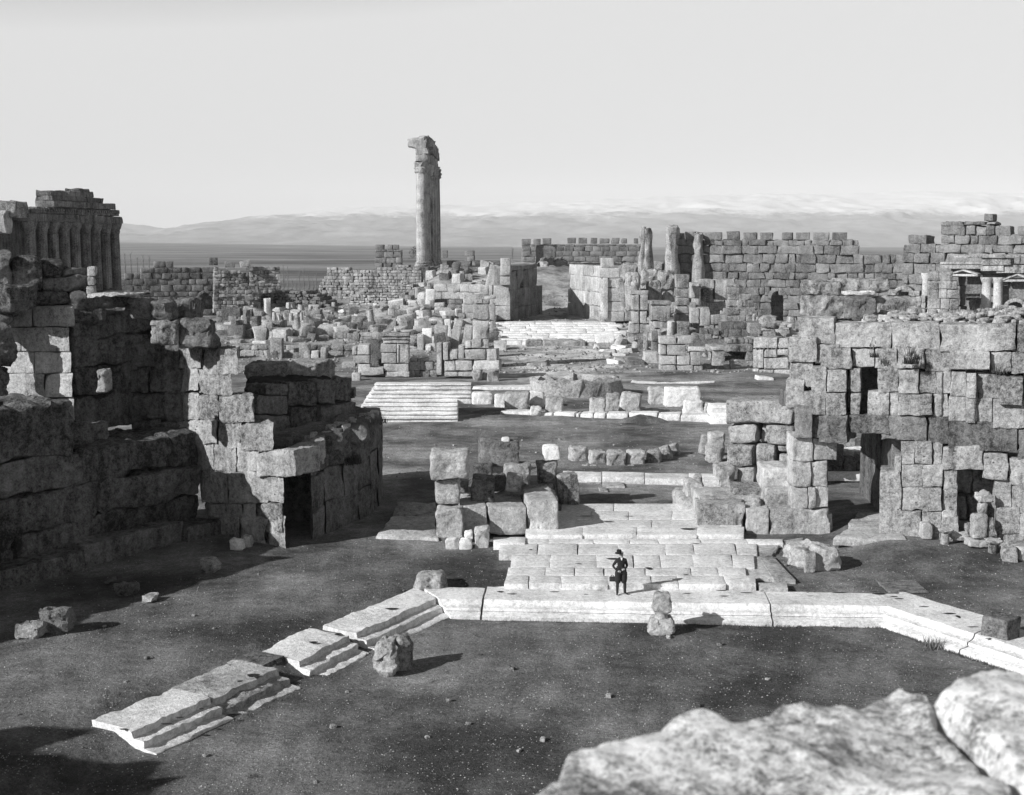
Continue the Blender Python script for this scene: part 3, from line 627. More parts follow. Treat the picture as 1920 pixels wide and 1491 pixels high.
def pier(lab, parts, Y, depth, m_='stone', name='ruined_pier', cat='pier', **k):
    pl = pxpl(parts[0][0] - 5, Y, parts[0][2] + 5, Y); mb = MB(); kw = dict(cell=.35, r=.06, amp=.06, jit=.04); kw.update(k)
    pblocks(mb, pl, parts, depth, **kw); q = parts[0]; lw_ = max(p[3] for p in parts); ls = [p for p in parts if p[3] > lw_ - 8]; h0 = [pl.hit(min(p[0] for p in ls), lw_), pl.hit(max(p[2] for p in ls), lw_)]; c0 = pl.pos(*h0[0], 0); gz = tzq(c0[0], c0[1])
    if h0[0][1] > gz + .1: hexa(mb, [pl.pos(u, z, d) for z in (gz - .2, h0[0][1]) for d in (.1, depth) for u in (h0[0][0], h0[1][0])], **kw)
    return tag(mb.build(name, M[m_], origin=pl.pos(*pl.hit((q[0] + q[2]) / 2, max(p[3] for p in parts)))), lab, cat)
def wall(lab, poly, Ya, Yb, m_='stone', holes=(), name='ruined_wall', cat='wall', **k):
    xs = [p[0] for p in poly]; pl = pxpl(min(xs), Ya, max(xs), Yb); mb = MB()
    kw = dict(course=(.7, 1.1), bw=(.9, 1.9), depth=1.2, jut=.06, gap=.012, cell=.35, r=.04, amp=.06, jit=.04); kw.update(k)
    ashlar(mb, pl, poly, holes, **kw); return tag(mb.build(name, M[m_], origin=pl.pos(*pl.hit(sum(xs) / len(xs), max(p[1] for p in poly)))), lab, cat), pl
# --- right-hand cluster
pier('square pier with two vertical panels and a rough cap, nearest the stair on its right', [(1183, 545, 1216, 553), (1185, 553, 1199, 582), (1200, 553, 1215, 582), (1186, 584, 1198, 607), (1200, 584, 1213, 607), (1183, 608, 1199, 625), (1200, 608, 1220, 625), (1178, 625, 1220, 652)], 168, 2.2)
pier('carved altar-like pedestal with wide cap on a pale base, right of the two-panel pier', [(1219, 564, 1259, 572, .15), (1221, 572, 1257, 603), (1226, 603, 1258, 616), (1228, 617, 1240, 640)], 165, 2.8, 'stone', 'pedestal', 'pedestal')
pier('tall narrow pier of five stacked blocks right of the carved pedestal', [(1268, 515, 1294, 540), (1268, 541, 1292, 557), (1268, 558, 1293, 573), (1268, 574, 1292, 588), (1266, 589, 1293, 604), (1262, 604, 1300, 625)], 172, 2.4)
pier('leaning grey standing stone with ribbed face below the tall narrow pier', [(1271, 603, 1294, 632)], 160, 1.5, 'stone', 'standing_stone', 'stone')
pier('short fluted grey stub on top of the ruined front wall', [(1222, 620, 1234, 640)], 152, .8, 'grey', 'stone_stub', 'stone')
pier('pale double pier with a dark right half, centre of the right ruins', [(1313, 524, 1340, 541), (1318, 542, 1337, 566), (1341, 524, 1364, 563), (1325, 567, 1362, 582), (1295, 530, 1312, 560)], 176, 2.6, 'stone')
pier('tall slab-like pier with a drilled hole in the middle of the right ruins', [(1312, 577, 1332, 611), (1333, 590, 1365, 608), (1296, 577, 1311, 607), (1320, 609, 1340, 622), (1341, 611, 1350, 620)], 164, 2)
wall('thick pale wall with dressed blocks right of the slab-like pier', [(1360, 618), (1412, 618), (1412, 585), (1395, 580), (1362, 585)], 168, 168, 'stone', rs=41, depth=3)
wall('low dark wall of square blocks before the arched wall', [(1352, 632), (1428, 632), (1428, 604), (1352, 608)], 158, 158, 'grey', rs=42, depth=2)
wall('broad stone plinth wall below the crenellated wall, between two broken piers', [(1365, 606), (1420, 606), (1412, 560), (1388, 534), (1366, 540)], 195, 195, 'stone', rs=43, depth=3)
pier('round topped bulky stone right of the low dark wall', [(1429, 593, 1456, 616)], 156, 2.4, 'stone', 'boulder', 'boulder', r=.4, amp=.15)
pier('square grey block wall stub below the round topped stone', [(1406, 607, 1428, 627), (1430, 622, 1455, 633)], 152, 2.2)
wall('rough sloping mass of mortared rubble in the middle of the right ruins', [(1305, 650), (1350, 650), (1358, 622), (1330, 618), (1300, 628)], 152, 152, 'rubble', rs=44, depth=2.5, course=(.4, .6), bw=(.4, .9), amp=.12, jut=.2)
wall('patch of small dark rubble above the dark cellar opening', [(1362, 662), (1410, 662), (1412, 638), (1385, 632), (1365, 636)], 148, 148, 'rubble', rs=45, depth=3, course=(.3, .5), bw=(.3, .8), amp=.1, jut=.12)
# front wall with pilaster
e = empty('ruined_front_wall', (18, 138, 0), 'low coursed front wall with a pilaster, left of a dark doorway in the right ruins', 'wall')
pl = pxpl(1236, 138, 1320, 138); mb = MB()
pblocks(mb, pl, [(1237, 631, 1268, 646), (1270, 630, 1300, 645), (1237, 647, 1250, 665), (1251, 647, 1287, 666), (1237, 667, 1268, 684), (1269, 667, 1293, 684), (1237, 685, 1268, 699), (1269, 685, 1300, 699), (1301, 685, 1318, 699), (1236, 700, 1268, 713), (1269, 700, 1302, 713), (1303, 700, 1324, 713)], 1.6, cell=.3, r=.05, amp=.05)
mb.build('masonry', M['pale'], e); mb = MB(); pblocks(mb, pl, [(1290, 650, 1322, 658, .35, .5), (1295, 659, 1313, 684, .2, 1.4)], 1, cell=.3, r=.04, amp=.04); mb.build('pilaster', M['pale'], e)
mb = MB(); pblocks(mb, pl, [(1334, 650, 1360, 657, .3), (1336, 657, 1358, 686, .1)], 1.2, cell=.3, r=.04, amp=.04)
tag(mb.build('door_jamb', M['pale'], origin=pl.pos(*pl.hit(1347, 686))), 'leaning fluted door jamb standing alone right of the dark doorway', 'pier')
CW = wall('dark-mouthed cellar wall with a stone lintel strip in the right ruins', [(1318, 712), (1412, 712), (1412, 650), (1360, 648), (1345, 652), (1318, 655)], 146, 146, 'stone', [[(1318, 712), (1318, 660), (1334, 660), (1334, 712)], [(1360, 712), (1360, 661), (1400, 661), (1400, 712)]], rs=46, depth=2.5)
mb = MB(); rbox(mb, 21, 29, 150.5, 151.5, -1, 2.4, cell=1); tag(mb.build('cellar_back_wall', M['dark'], origin=(25, 151, 0)), 'dark rear wall seen inside the cellar opening of the right ruins', 'wall')
k_ = 0
for q, lab in (((1320, 683, 1338, 704), 'rounded block left under the leaning door jamb'), ((1339, 687, 1355, 706), 'squarish block under the leaning door jamb'), ((1356, 684, 1368, 696), 'small upper block beside the tiny upright stone'), ((1369, 677, 1377, 697), 'tiny upright stone in front of the dark cellar mouth'), ((1356, 698, 1378, 708), 'long low block in front of the dark cellar mouth'), ((1388, 692, 1408, 708), 'rough heap-like block right of the dark cellar mouth')):
    B('stone_block', lab, q, 139.5, .9, 'stone', r=.12, amp=.08)
e = empty('ruined_wall', (29, 137, 0), 'pale wall with a dentil band, just left of the big near right wall', 'wall'); pl = pxpl(1408, 137, 1482, 134)
mb = MB(); pblocks(mb, pl, [(1412, 632, 1457, 653), (1458, 634, 1478, 653), (1411, 655, 1431, 690), (1432, 655, 1456, 670), (1457, 655, 1478, 666), (1432, 671, 1478, 692), (1410, 691, 1422, 708), (1423, 693, 1450, 706), (1451, 693, 1485, 712)], 2, cell=.3, r=.05, amp=.05); mb.build('masonry', M['stone'], e)
mb = MB(); pblocks(mb, pl, [(1417 + i * 7.5, 651.5, 1419.5 + i * 7.5, 655, .12, .2) for i in range(8)], 1, cell=1, r=.02, amp=0); mb.build('dentil_band', M['grey'], e)
B('stone_block', 'white slab at the foot of the pale dentil wall', (1375, 711, 1403, 721), 131, 2, 'marble'); B('stone_block', 'pointed white broken block at the right foot of the pale dentil wall', (1418, 707, 1449, 728), 128, 1.5, 'marble', roll=6)
# rubble and boulders below north wall
for i, (q, lab) in enumerate((((1168, 495, 1196, 512), 'dark low block under the twin column stumps'), ((1205, 505, 1235, 523), 'wide rough boulder under the twin column stumps'), ((1236, 508, 1266, 530), 'rounded rough boulder left of the tall narrow pier'), ((1215, 528, 1240, 540), 'small pale boulder below the twin column stumps'), ((1246, 548, 1268, 562), 'flat pale block left of the tall narrow pier'), ((1176, 512, 1200, 522), 'flat slab behind the square block right of the sunlit gate pier'))):
    B('boulder', lab, q, 200 - i * 4, 3, 'stone', r=.35, amp=.25, cat='boulder')

# --- left-hand field: front row
e = empty('doorway_pier', (-15.5, 131, 0), 'carved front pier with a moulded cornice beside a narrow dark doorway, left ruins', 'pier'); pl = pxpl(655, 131, 770, 131)
mb = MB(); pblocks(mb, pl, [(714, 645, 743, 661), (715, 662, 743, 681), (744, 645, 766, 681), (720, 682, 766, 697), (670, 646, 692, 665), (662, 666, 693, 682), (640, 680, 666, 690), (671, 683, 694, 702), (660, 650, 669, 665), (722, 697, 768, 707)], 1.8, cell=.3, r=.04, amp=.05); mb.build('masonry', M['pale'], e)
mb = MB(); pblocks(mb, pl, [(713, 624, 768, 631, .35), (716, 632, 767, 637, .22), (718, 638, 767, 644, .1)], 1.9, cell=.6, r=.05, amp=.05); mb.build('cornice', M['stone'], e)
mb = MB(); pblocks(mb, pl, [(672, 689, 720, 703, .25, 1.6)], 1, cell=.3, r=.06, amp=.07); mb.build('threshold', M['pale'], e)
mb = MB(); pblocks(mb, pl, [(760, 646, 766.5, 681, .12, .4), (745, 646, 748, 681, .08, .3)], 1, cell=.6, r=.03, amp=.01); mb.build('pilaster', M['pale'], e)
mb = MB(); rbox(mb, -15.6, -13.0, 134.2, 135, 0, 3.6, cell=1); mb.build('inner_wall', M['dark'], e)
wall('low rough infill wall with a square hole, right of the corniced doorway pier', [(768, 709), (820, 709), (818, 690), (806, 682), (800, 672), (768, 672)], 132, 132, 'stone', [[(777, 706), (777, 697), (785, 697), (785, 706)]], rs=51)
e = empty('ruined_wall', (-7, 129.5, 0), 'pale front wall with a split fluted pilaster at its left end and large cracked blocks', 'wall'); pl = pxpl(815, 130, 940, 129)
mb = MB(); pblocks(mb, pl, [(842, 654, 858, 675), (859, 648, 870, 673), (871, 655, 911, 674), (912, 655, 931, 676), (832, 676, 853, 695), (853.5, 676, 885, 695), (886, 676, 936, 695), (833, 697, 858, 706), (859, 697, 900, 706), (884, 636, 902, 652), (872, 640, 883, 653)], 1.7, cell=.3, r=.04, amp=.05); mb.build('masonry', M['pale'], e)
mb = MB(); pblocks(mb, pl, [(819, 642, 829, 703, .25), (831, 642, 841, 675, .2)], 1.2, cell=.4, r=.05, amp=.03); mb.build('pilaster', M['pale'], e)
pier('tall worn pier with a thin slab on top, left of the white stair', [(890, 562, 905, 570), (887, 571, 916, 600), (886, 601, 916, 637), (918, 570, 928, 600, 0), (908, 556, 930, 561), (919, 601, 926, 625)], 140, 2.2, 'pale')
B('stone_block', 'cubic carved block with a recessed panel at the right corner of the left ruins', (914, 694, 936, 717), 127, 1.4, 'pale'); B('stone_block', 'pointed rounded stone leaning by the carved corner block of the left ruins', (887, 693, 905, 716), 128, .8, 'pale', roll=-8, r=.25)
B('stone_block', 'small rounded stone between the carved corner block and the pointed stone', (903, 694, 914, 706), 129, .7, 'pale', r=.25, roll=10)
# second row and behind
wall('long low wall of pale blocks across the left ruins, third from the front', [(434, 673), (560, 673), (660, 673), (672, 650), (590, 648), (434, 648)], 151, 150, 'stone', rs=52, depth=1.4)
for q, lab, m_ in (((500, 657, 520, 674), 'dark square block standing before the long low wall, leftmost', 'grey'), ((549, 661, 571, 674), 'dark block before the long low wall, right of a white gap', 'grey'), ((570, 658, 582, 672), 'pale cube beside the dark block before the long low wall', 'pale'), ((583, 658, 597, 672), 'pale cube touching a dark shadow before the long low wall', 'pale'), ((601, 652, 612, 676), 'upright pale post at the right end of the long low wall', 'pale'), ((507, 635, 529, 657), 'large cube standing on the long low wall', 'stone'), ((560, 644, 580, 662), 'carved stub standing on the long low wall', 'pale'), ((434, 652, 446, 670), 'small upright stone at the left end of the long low wall', 'stone'), ((473, 640, 498, 645), 'flat pale slab lying left of the large cube', 'marble')):
    B('stone_block', lab, q, 148, 1.2, m_, foot=(m_ != 'marble'))
for q, Y, d, m_, lab in (((629, 621, 641, 642), 166, 1.0, 'pale', 'round stub like a sawn column in the middle of the left ruins'), ((606, 636, 628, 643), 168, 1.5, 'marble', 'bright flat slab left of the round stub'), ((640, 634, 680, 641), 170, 1.5, 'marble', 'long bright slab right of the round stub'), ((605, 606, 616, 617), 180, 1, 'pale', 'pale cube in the upper left ruins near the dome-shaped stone'), ((601, 620, 613, 630), 174, 1, 'pale', 'curved pale stone below the pale cube'), ((555, 620, 572, 640), 170, 1.2, 'stone', 'upright stone left of the dark steps in the left ruins'), ((580, 612, 590, 640), 170, 1.2, 'stone', 'narrow pier in the middle of the left ruins'), ((474, 594, 484, 640), 176, 1.2, 'stone', 'slender pier with bright lower half at the left of the column fragments'), ((452, 592, 460, 614), 182, 1, 'pale', 'slender upright block left of the column fragments'), ((498, 592, 508, 614), 182, 1, 'pale', 'upright pale slab left of the white column fragments'), ((584, 596, 601, 606), 182, 1.2, 'pale', 'pale square block right of the white column fragments'), ((592, 590, 603, 596), 184, 1, 'pale', 'small block on top of the pale square block'), ((458, 580, 472, 591), 186, 1.4, 'stone', 'broad block above the slender upright block'), ((476, 584, 492, 594), 186, 1.4, 'pale', 'low pale block above the white column fragments at their left'), ((437, 622, 475, 637), 172, 1.6, 'stone', 'row-like low coursed block at the left of the ruins beside the dark mass'), ((403, 620, 432, 640), 165, 1.8, 'grey', 'grey niche-shaped block beside the top of the near left wall'), ((415, 577, 450, 590), 200, 2, 'grey', 'wide grey block below the broken tower'), ((700, 602, 720, 614), 176, 2, 'marble', 'bright low slab beside the white boulder heap'), ((723, 598, 741, 614), 176, 1.5, 'stone', 'dark sided block right of the white boulder heap'), ((714, 582, 764, 601), 186, 2, 'stone', 'long dark wall block above the doorway pier'), ((766, 584, 786, 600), 184, 2, 'stone', 'grey block with a knob right of the long dark wall block'), ((748, 602, 765, 625), 168, 1.3, 'stone', 'square upright block just above the cornice of the doorway pier'), ((792, 616, 809, 635), 156, 1.2, 'marble', 'white cube in the sunlit rubble left of the tilted carved block'), ((782, 627, 794, 637), 155, 1, 'pale', 'round pale stub beside the white cube')):
    B('stone_block', lab, q, Y, d, m_)
for q, Y, d, m_, rl, lab in (((814, 626, 836, 641), 150, 1.4, 'grey', -9, 'tilted dark carved block with ribbed front in the sunlit rubble'), ((814, 611, 838, 624), 156, 1.5, 'pale', 4, 'thick pale slab behind the tilted carved block'), ((835, 599, 846, 620), 160, 1.2, 'marble', -6, 'upright white slab in the sunlit rubble'), ((848, 599, 864, 622), 160, 1.4, 'pale', 12, 'leaning pale slab right of the upright white slab'), ((868, 610, 884, 634), 150, 1.3, 'pale', 8, 'tapering pale slab leaning on the tall worn pier'), ((797, 543, 815, 563), 190, 2.2, 'marble', 2, 'white cube on top of the shaded wall right of the tall columns'), ((788, 563, 802, 577), 190, 2, 'stone', 0, 'grey block at the left below the white cube'), ((803, 563, 815, 577), 190, 2, 'pale', 0, 'pale block directly below the white cube'), ((793, 577, 816, 596), 189, 2.2, 'pale', 0, 'larger pale block under the two blocks below the white cube')):
    B('stone_block', lab, q, Y, d, m_, roll=rl)
wall('dark recessed wall with two upright panels, right of the white cube', [(816, 602), (866, 602), (866, 562), (816, 562)], 192, 190, 'grey', rs=53, depth=2)
wall('bright stepped wall with ragged top below the fallen column shafts', [(812, 562), (890, 562), (905, 552), (905, 537), (880, 530), (840, 533), (812, 540)], 205, 203, 'pale', rs=54, depth=3, course=(.8, 1.3), bw=(1.2, 3))
wall('pale wall stub joining the stepped wall and the gate pier', [(866, 600), (925, 600), (925, 545), (905, 535), (888, 560), (866, 562)], 186, 186, 'pale', rs=55, depth=2, course=(1, 1.6), bw=(1, 2.4))
# white column fragments
for i, (x, y0, y1, w) in enumerate(((515, 585, 610, 9), (524, 590, 615, 8), (535, 583, 612, 9), (546, 588, 618, 8), (556, 590, 620, 9), (566, 586, 612, 7), (574, 592, 612, 8))):
    Y = 180 + i % 3 * 3; b_ = Q(x, y1, Y); h = Q(x, y0, Y)[2] - b_[2]; r_ = w / 2 / FPX * Y; mb = MB()
    lathe(mb, [(r_ * 1.3, 0), (r_ * 1.3, .25), (r_, .4), (r_ * .95, h * .7), (r_ * .8, h)], 16, amp=.12, seed=i); o = mb.build('column_fragment', M['pale']); o.location = b_
    tag(o, 'short broken white column fragment in the cluster below the dark collapsed vault', 'column', 'white column fragments in the left ruins')
mb = MB(); lathe(mb, [(1.4, -.3), (1.35, .3), (1.05, .8), (.5, 1.15), (.1, 1.25)], 20, amp=.05); o = mb.build('dome_stone', M['pale']); o.location = Q(635, 621, 172); tag(o, 'small smooth dome-shaped white stone in the middle of the left ruins', 'stone')
# court: ridged stair slabs
e = empty('ridged_steps', (-8, 100, 0), 'broad white steps with straight worn ridges, left side of the middle court', 'stairs')
mb = MB(); Y0 = 98.5
for i in range(9):
    z1 = .32 + i * .27; ya = Y0 + i * .52
    xl = (660 + i * 5 - 960) / FPX * ya; xr = ((857 if i < 5 else 882) - 960) / FPX * ya; x = xl
    if i > 6 and False: pass
    while x < xr - .3:
        x2 = x + random.uniform(5, 9)
        if xr - x2 < 3: x2 = xr
        rbox(mb, x + .004, x2 - .004, ya + .13, ya + 1.6, z1 - .6, z1 - .11, cell=.4, r=.02, amp=.02, jit=.01)
        rbox(mb, x + .004, x2 - .004, ya, ya + 1.6, z1 - .105, z1 + random.uniform(-.01, .01), cell=.3, r=.03, amp=.03, jit=.012); x = x2
mb.build('steps', M['marble'], e)
e2 = empty('ridged_steps', (18, 101, 0), 'short fragment of white ridged steps at the right end of the court kerb', 'stairs'); mb = MB()
for i in range(5):
    z1 = .25 + i * .22; ya = 97.5 + i * .6; rbox(mb, (1335 - 960) / FPX * ya, (1400 - 960) / FPX * ya, ya, ya + 1.6, z1 - .6, z1, cell=.4, r=.05, amp=.04)
mb.build('steps', M['marble'], e2)
# kerb
e = empty('court_kerb', (8, 101, 0), 'white kerb course running along the far side of the court', 'kerb')
mb = MB(); pl = pxpl(938, 103, 1340, 98.5)
pblocks(mb, pl, [(938, 771, 994, 787), (996, 774, 1036, 789), (1037, 774, 1078, 789), (1080, 775, 1086, 789), (1087, 775, 1112, 789), (1113, 775, 1135, 789), (1137, 775, 1177, 788), (1178, 774, 1232, 788), (1233, 776, 1275, 790), (1276, 778, 1330, 793)], 1.3, gap=.02, cell=.25, r=.06, amp=.05); mb.build('masonry', M['marble'], e)
court = [((884, 737, 924, 761), 109, 1.8, 'marble', 0, 'white block with a row of drilled holes, next to the ridged steps'), ((928, 740, 952, 762), 107, 1.2, 'marble', 0, 'rounded white boulder between the drilled block and the rough-faced block'), ((947, 737, 992, 768), 105, 1.4, 'pale', 0, 'big rough-faced block in the court row'), ((992, 734, 1021, 764), 107, 1.2, 'marble', 0, 'smooth rounded block right of the rough-faced block'), ((1023, 745, 1057, 775), 102.5, 1.0, 'pale', 0, 'squat square block standing on the court kerb, left one'), ((1107, 747, 1135, 777), 102, .9, 'pale', 0, 'narrow block standing on the court kerb, right one'), ((1136, 738, 1161, 768), 104.5, .8, 'pale', 3, 'round shouldered block behind the narrow block on the court kerb'), ((1162, 737, 1200, 770), 103.5, 1.3, 'pale', 8, 'tilted split block in the court row'), ((1217, 727, 1248, 760), 109, 1.1, 'pale', 0, 'broken-edged slab left of the widest white block'), ((1248, 727, 1313, 760), 108, 1.2, 'marble', 0, 'widest smooth white block of the court row'), ((1282, 752, 1320, 777), 101, 1.1, 'marble', 0, 'white block in front of the widest white block, on the kerb end'), ((1319, 756, 1329, 777), 101, .8, 'pale', 8, 'thin rounded stone leaning on the kerb end block'), ((994, 763, 1014, 776), 101.8, .7, 'marble', 5, 'small white stone tucked before the rough-faced block')]
for q, Y, d, m_, rl, lab in court: B('stone_block', lab, q, Y, d, m_, roll=rl, r=.16, amp=.09, cell=.16)
for px, py, wx, wy, m_, lab in ((912, 727, 6, 3, 'marble', 'flat white paving slab behind the drilled block, left of two'), (950, 727, 6, 4, 'marble', 'flat white paving slab behind the rough-faced block'), (1257, 717, 8, 1.5, 'marble', 'long flat slab in the soil before the ruined front wall'), (1240, 770, 4, 2, 'pale', 'flat paving slab behind the right half of the kerb')):
    a = G(px, py); mb = MB(); rbox(mb, -wx / 2, wx / 2, -wy / 2, wy / 2, -.2, .09, cell=.4, r=.05, amp=.06, jit=.3); o = mb.build('paving_slab', M[m_]); o.location = a; tag(o, lab, 'slab')
# basin rim: shallow dug pit with rough stone rim
a = G(1085, 745); mb = MB(); lathe(mb, [(4.2, -.2), (4.1, 1.3), (3.5, 1.5), (3.0, 1.2), (2.8, .2), (.2, .1)], 40, amp=.35, squash=.7); o = mb.build('ruined_basin', M['pale']); o.location = (a[0], a[1] + 2.5, 0); tag(o, 'ruined round basin with crumbling masonry rim behind the court kerb', 'basin')
a = P(1205, 792, 0); mb = MB(); lathe(mb, [(2.0, -.1), (1.5, .22), (.8, .45), (.2, .55)], 28, amp=.12, squash=.6); o = mb.build('earth_mound', M['ground']); o.location = (a[0], a[1] + .5, 0); tag(o, 'low heap of dug soil against the front of the court kerb', 'mound')
# curved bench of blocks
arc = [((1073, 841, 1104, 876), 80.5, 'pale', 0), ((1106, 846, 1138, 878), 79.6, 'pale', 4), ((1139, 847, 1173, 880), 79.0, 'pale', 0), ((1174, 846, 1211, 879), 79.3, 'pale', 0), ((1213, 844, 1240, 878), 79.9, 'stone', -4), ((1238, 838, 1262, 868), 81.2, 'pale', -14), ((1256, 834, 1276, 858), 82.4, 'pale', -18)]
for i, (q, Y, m_, rl) in enumerate(arc):
    B('bench_block', ['leftmost block of the curved stone bench in the court', 'small second block of the curved bench, with chocking stones beneath', 'pale third block of the curved bench', 'wide block with a ledge in the middle of the curved bench', 'darker block of the curved bench, fifth from the left', 'sloping broken block near the right end of the curved bench', 'raised end block of the curved bench, resting on a chock'][i], q, Y, .9, m_, roll=rl, yaw=(i - 3) * -6, r=.14, amp=.1, cell=.14, group='blocks of the curved bench', taper=.05)
for i, px in enumerate((1099, 1112, 1125, 1166, 1183, 1203)):
    B('chock_stone', 'small stone chocked under the curved bench', (px - 7, 873, px + 7, 884), 78.8, .5, 'pale', r=.1, amp=.06, group='chock stones under the curved bench', cat='stone')

# ---- loose blocks strewn over the ruin fields
def inpoly(x, y, P_):
    r = False
    for (x0, y0), (x1, y1) in zip(P_, P_[1:] + P_[:1]):
        if (y0 > y) != (y1 > y) and x < (x1 - x0) * (y - y0) / (y1 - y0) + x0: r = not r
    return r
def strew(name, label, group, P_, n, size, shape, mats, seed, cat='stone block'):
    rs = random.Random(seed); k = 0; protos = []
    for i in range(8):
        mb = MB(); a = rs.uniform(.7, 1.3); b_ = rs.uniform(.7, 1.2)
        dx, dy, dz = {'block': (a, b_, .8), 'slab': (a * 1.6, b_, .35), 'post': (.55, .55, 1.6 * a)}[shape]
        if shape == 'post' and i % 3 == 0: lathe(mb, [(.3, 0), (.29, .8), (.27, 1.5 * a)], 12, amp=.06, seed=i)
        else: hexa(mb, boxc(-dx / 2, dx / 2, -dy / 2, dy / 2, -.15, dz), cell=.35, r=.05, amp=.08, fr=1.6, jit=.08)
        protos.append(mb)
    made = []
    while k < n:
        x = rs.uniform(min(p[0] for p in P_), max(p[0] for p in P_)); y = rs.uniform(min(p[1] for p in P_), max(p[1] for p in P_))
        if not inpoly(x, y, P_): continue
        g = G(x, y); s = rs.uniform(*size); i = rs.randrange(8)
        if k < 8: o = protos[k].build(name, M[mats[k % len(mats)]]); made.append(o)
        else: o = made[rs.randrange(8)].copy(); COL.objects.link(o)
        o.location = (g[0], g[1], g[2] - .05); o.scale = (s, s, s * rs.uniform(.8, 1.2)); o.rotation_euler = (R(rs.gauss(0, 5)), R(rs.gauss(0, 6 if shape != 'post' else 3)), R(rs.uniform(-35, 35))); tag(o, label, cat, group); k += 1
LFD = [(405, 640), (440, 590), (600, 585), (700, 590), (800, 560), (890, 560), (925, 600), (930, 640), (800, 660), (660, 640), (430, 645)]
RFD = [(1170, 560), (1200, 510), (1300, 520), (1420, 590), (1480, 620), (1480, 650), (1300, 650), (1180, 660)]
strew('fallen_block', 'pale fallen block lying among the low ruins left of the stair', 'fallen blocks in the left ruins', LFD, 150, (.7, 2.1), 'block', ('pale', 'stone', 'pale', 'grey'), 1)
strew('fallen_slab', 'flat pale slab lying among the low ruins left of the stair', 'fallen slabs in the left ruins', LFD, 60, (.9, 1.9), 'slab', ('pale', 'marble', 'pale', 'stone'), 2, 'slab')
strew('standing_stone', 'upright stone standing among the low ruins left of the stair', 'upright stones in the left ruins', LFD, 16, (1.0, 1.6), 'post', ('pale', 'pale', 'stone', 'grey'), 3)
strew('fallen_block', 'pale fallen block lying among the piers right of the stair', 'fallen blocks in the right ruins', RFD, 75, (.9, 2.1), 'block', ('pale', 'stone', 'pale', 'stone'), 4)
strew('standing_stone', 'upright stone standing among the piers right of the stair', 'upright stones in the right ruins', RFD, 14, (1.0, 2.0), 'post', ('pale', 'stone', 'pale', 'stone'), 5)
strew('fallen_block', 'tumbled block on the slope around the foot of the tall columns', 'tumbled blocks on the column slope', [(720, 560), (745, 510), (830, 500), (935, 500), (930, 560), (800, 585)], 60, (.7, 2.0), 'block', ('stone', 'pale', 'grey', 'stone'), 6)
strew('fallen_block', 'tumbled block on the slope between the right gate wall and the twin column stumps', 'tumbled blocks behind the right gate wall', [(1165, 500), (1180, 480), (1300, 490), (1340, 530), (1200, 540)], 45, (.7, 2.0), 'block', ('stone', 'pale', 'stone', 'grey'), 7)
strew('fallen_block', 'small fallen block in the rubble below the broken tower and collapsed vault', 'fallen blocks below the broken tower', [(400, 590), (410, 560), (480, 560), (620, 590), (640, 610), (480, 610)], 50, (.6, 1.5), 'block', ('stone', 'grey', 'stone', 'pale'), 8)
strew('fallen_slab', 'broken white slab lying in the debris beside the white stair', 'broken slabs beside the stair', [(1120, 660), (1125, 620), (1180, 610), (1200, 665), (1150, 690)], 22, (.7, 1.5), 'slab', ('marble', 'pale', 'marble', 'pale'), 9, 'slab')

rs = random.Random(77)
for i in range(46):
    P_ = LFD if i < 32 else RFD
    while True:
        x, y = rs.uniform(410, 1480), rs.uniform(560, 660)
        if inpoly(x, y, P_) and not (780 < x < 930 and y > 640): break
    g = G(x, y); L = rs.uniform(3, 8); a = R(rs.choice([0, 0, 0, 80, -75]) + rs.uniform(-8, 8)); dx, dy = math.cos(a) * L / 2, math.sin(a) * L / 2
    pl = Plane((g[0] - dx, g[1] - dy), (g[0] + dx, g[1] + dy)); mb = MB(); s_ = 0; hmax = rs.randint(1, 3)
    while s_ < L:
        w_ = rs.uniform(.7, 1.7); z = g[2] - .3
        for c in range(rs.randint(1, hmax)):
            h = rs.uniform(.5, .9); j = rs.uniform(-.1, .1); C = [pl.pos(u, zz, d) for zz in (z, z + h) for d in (-j, .8) for u in (s_ + .01, s_ + w_ - .01)]; hexa(mb, C, cell=.35, r=.05, amp=.08, jit=.05); z += h
        s_ += w_
    left = i < 32
    tag(mb.build('low_ruined_wall', M[rs.choice(['pale', 'stone', 'stone', 'grey'])], origin=g), 'short broken stretch of low block wall among the ruins ' + ('left' if left else 'right') + ' of the stair', 'wall', 'low wall stretches in the %s ruins' % ('left' if left else 'right'))

# ================================================================== NEAR RIGHT WALL
RW = Plane((13.5, 60.3), (22.3, 55.8))
e = empty('exedra_wall', RW.pos(*RW.hit(1700, 1003)), 'massive near right wall of huge blocks with a dark doorway and a narrow window', 'wall')
NK = dict(cell=.12, r=.02, amp=.06, fr=1.3, jit=.006, mx=22, chips=.7)
mb = MB()
c1 = [(1497, 597, 1564, 645), (1566, 606, 1672, 652), (1673, 607, 1761, 655), (1762, 608, 1833, 660), (1835, 608, 1905, 657), (1907, 611, 1975, 659)]
c2 = [(1480, 633, 1533, 678, .15), (1534, 646, 1572, 680), (1541, 653, 1597, 692, .12), (1599, 655, 1640, 688, -.25), (1641, 655, 1681, 691, -.05), (1682, 652, 1734, 692, .1), (1735, 655, 1784, 697), (1785, 658, 1857, 692, .3), (1858, 660, 1897, 697), (1898, 662, 1970, 702, .05)]
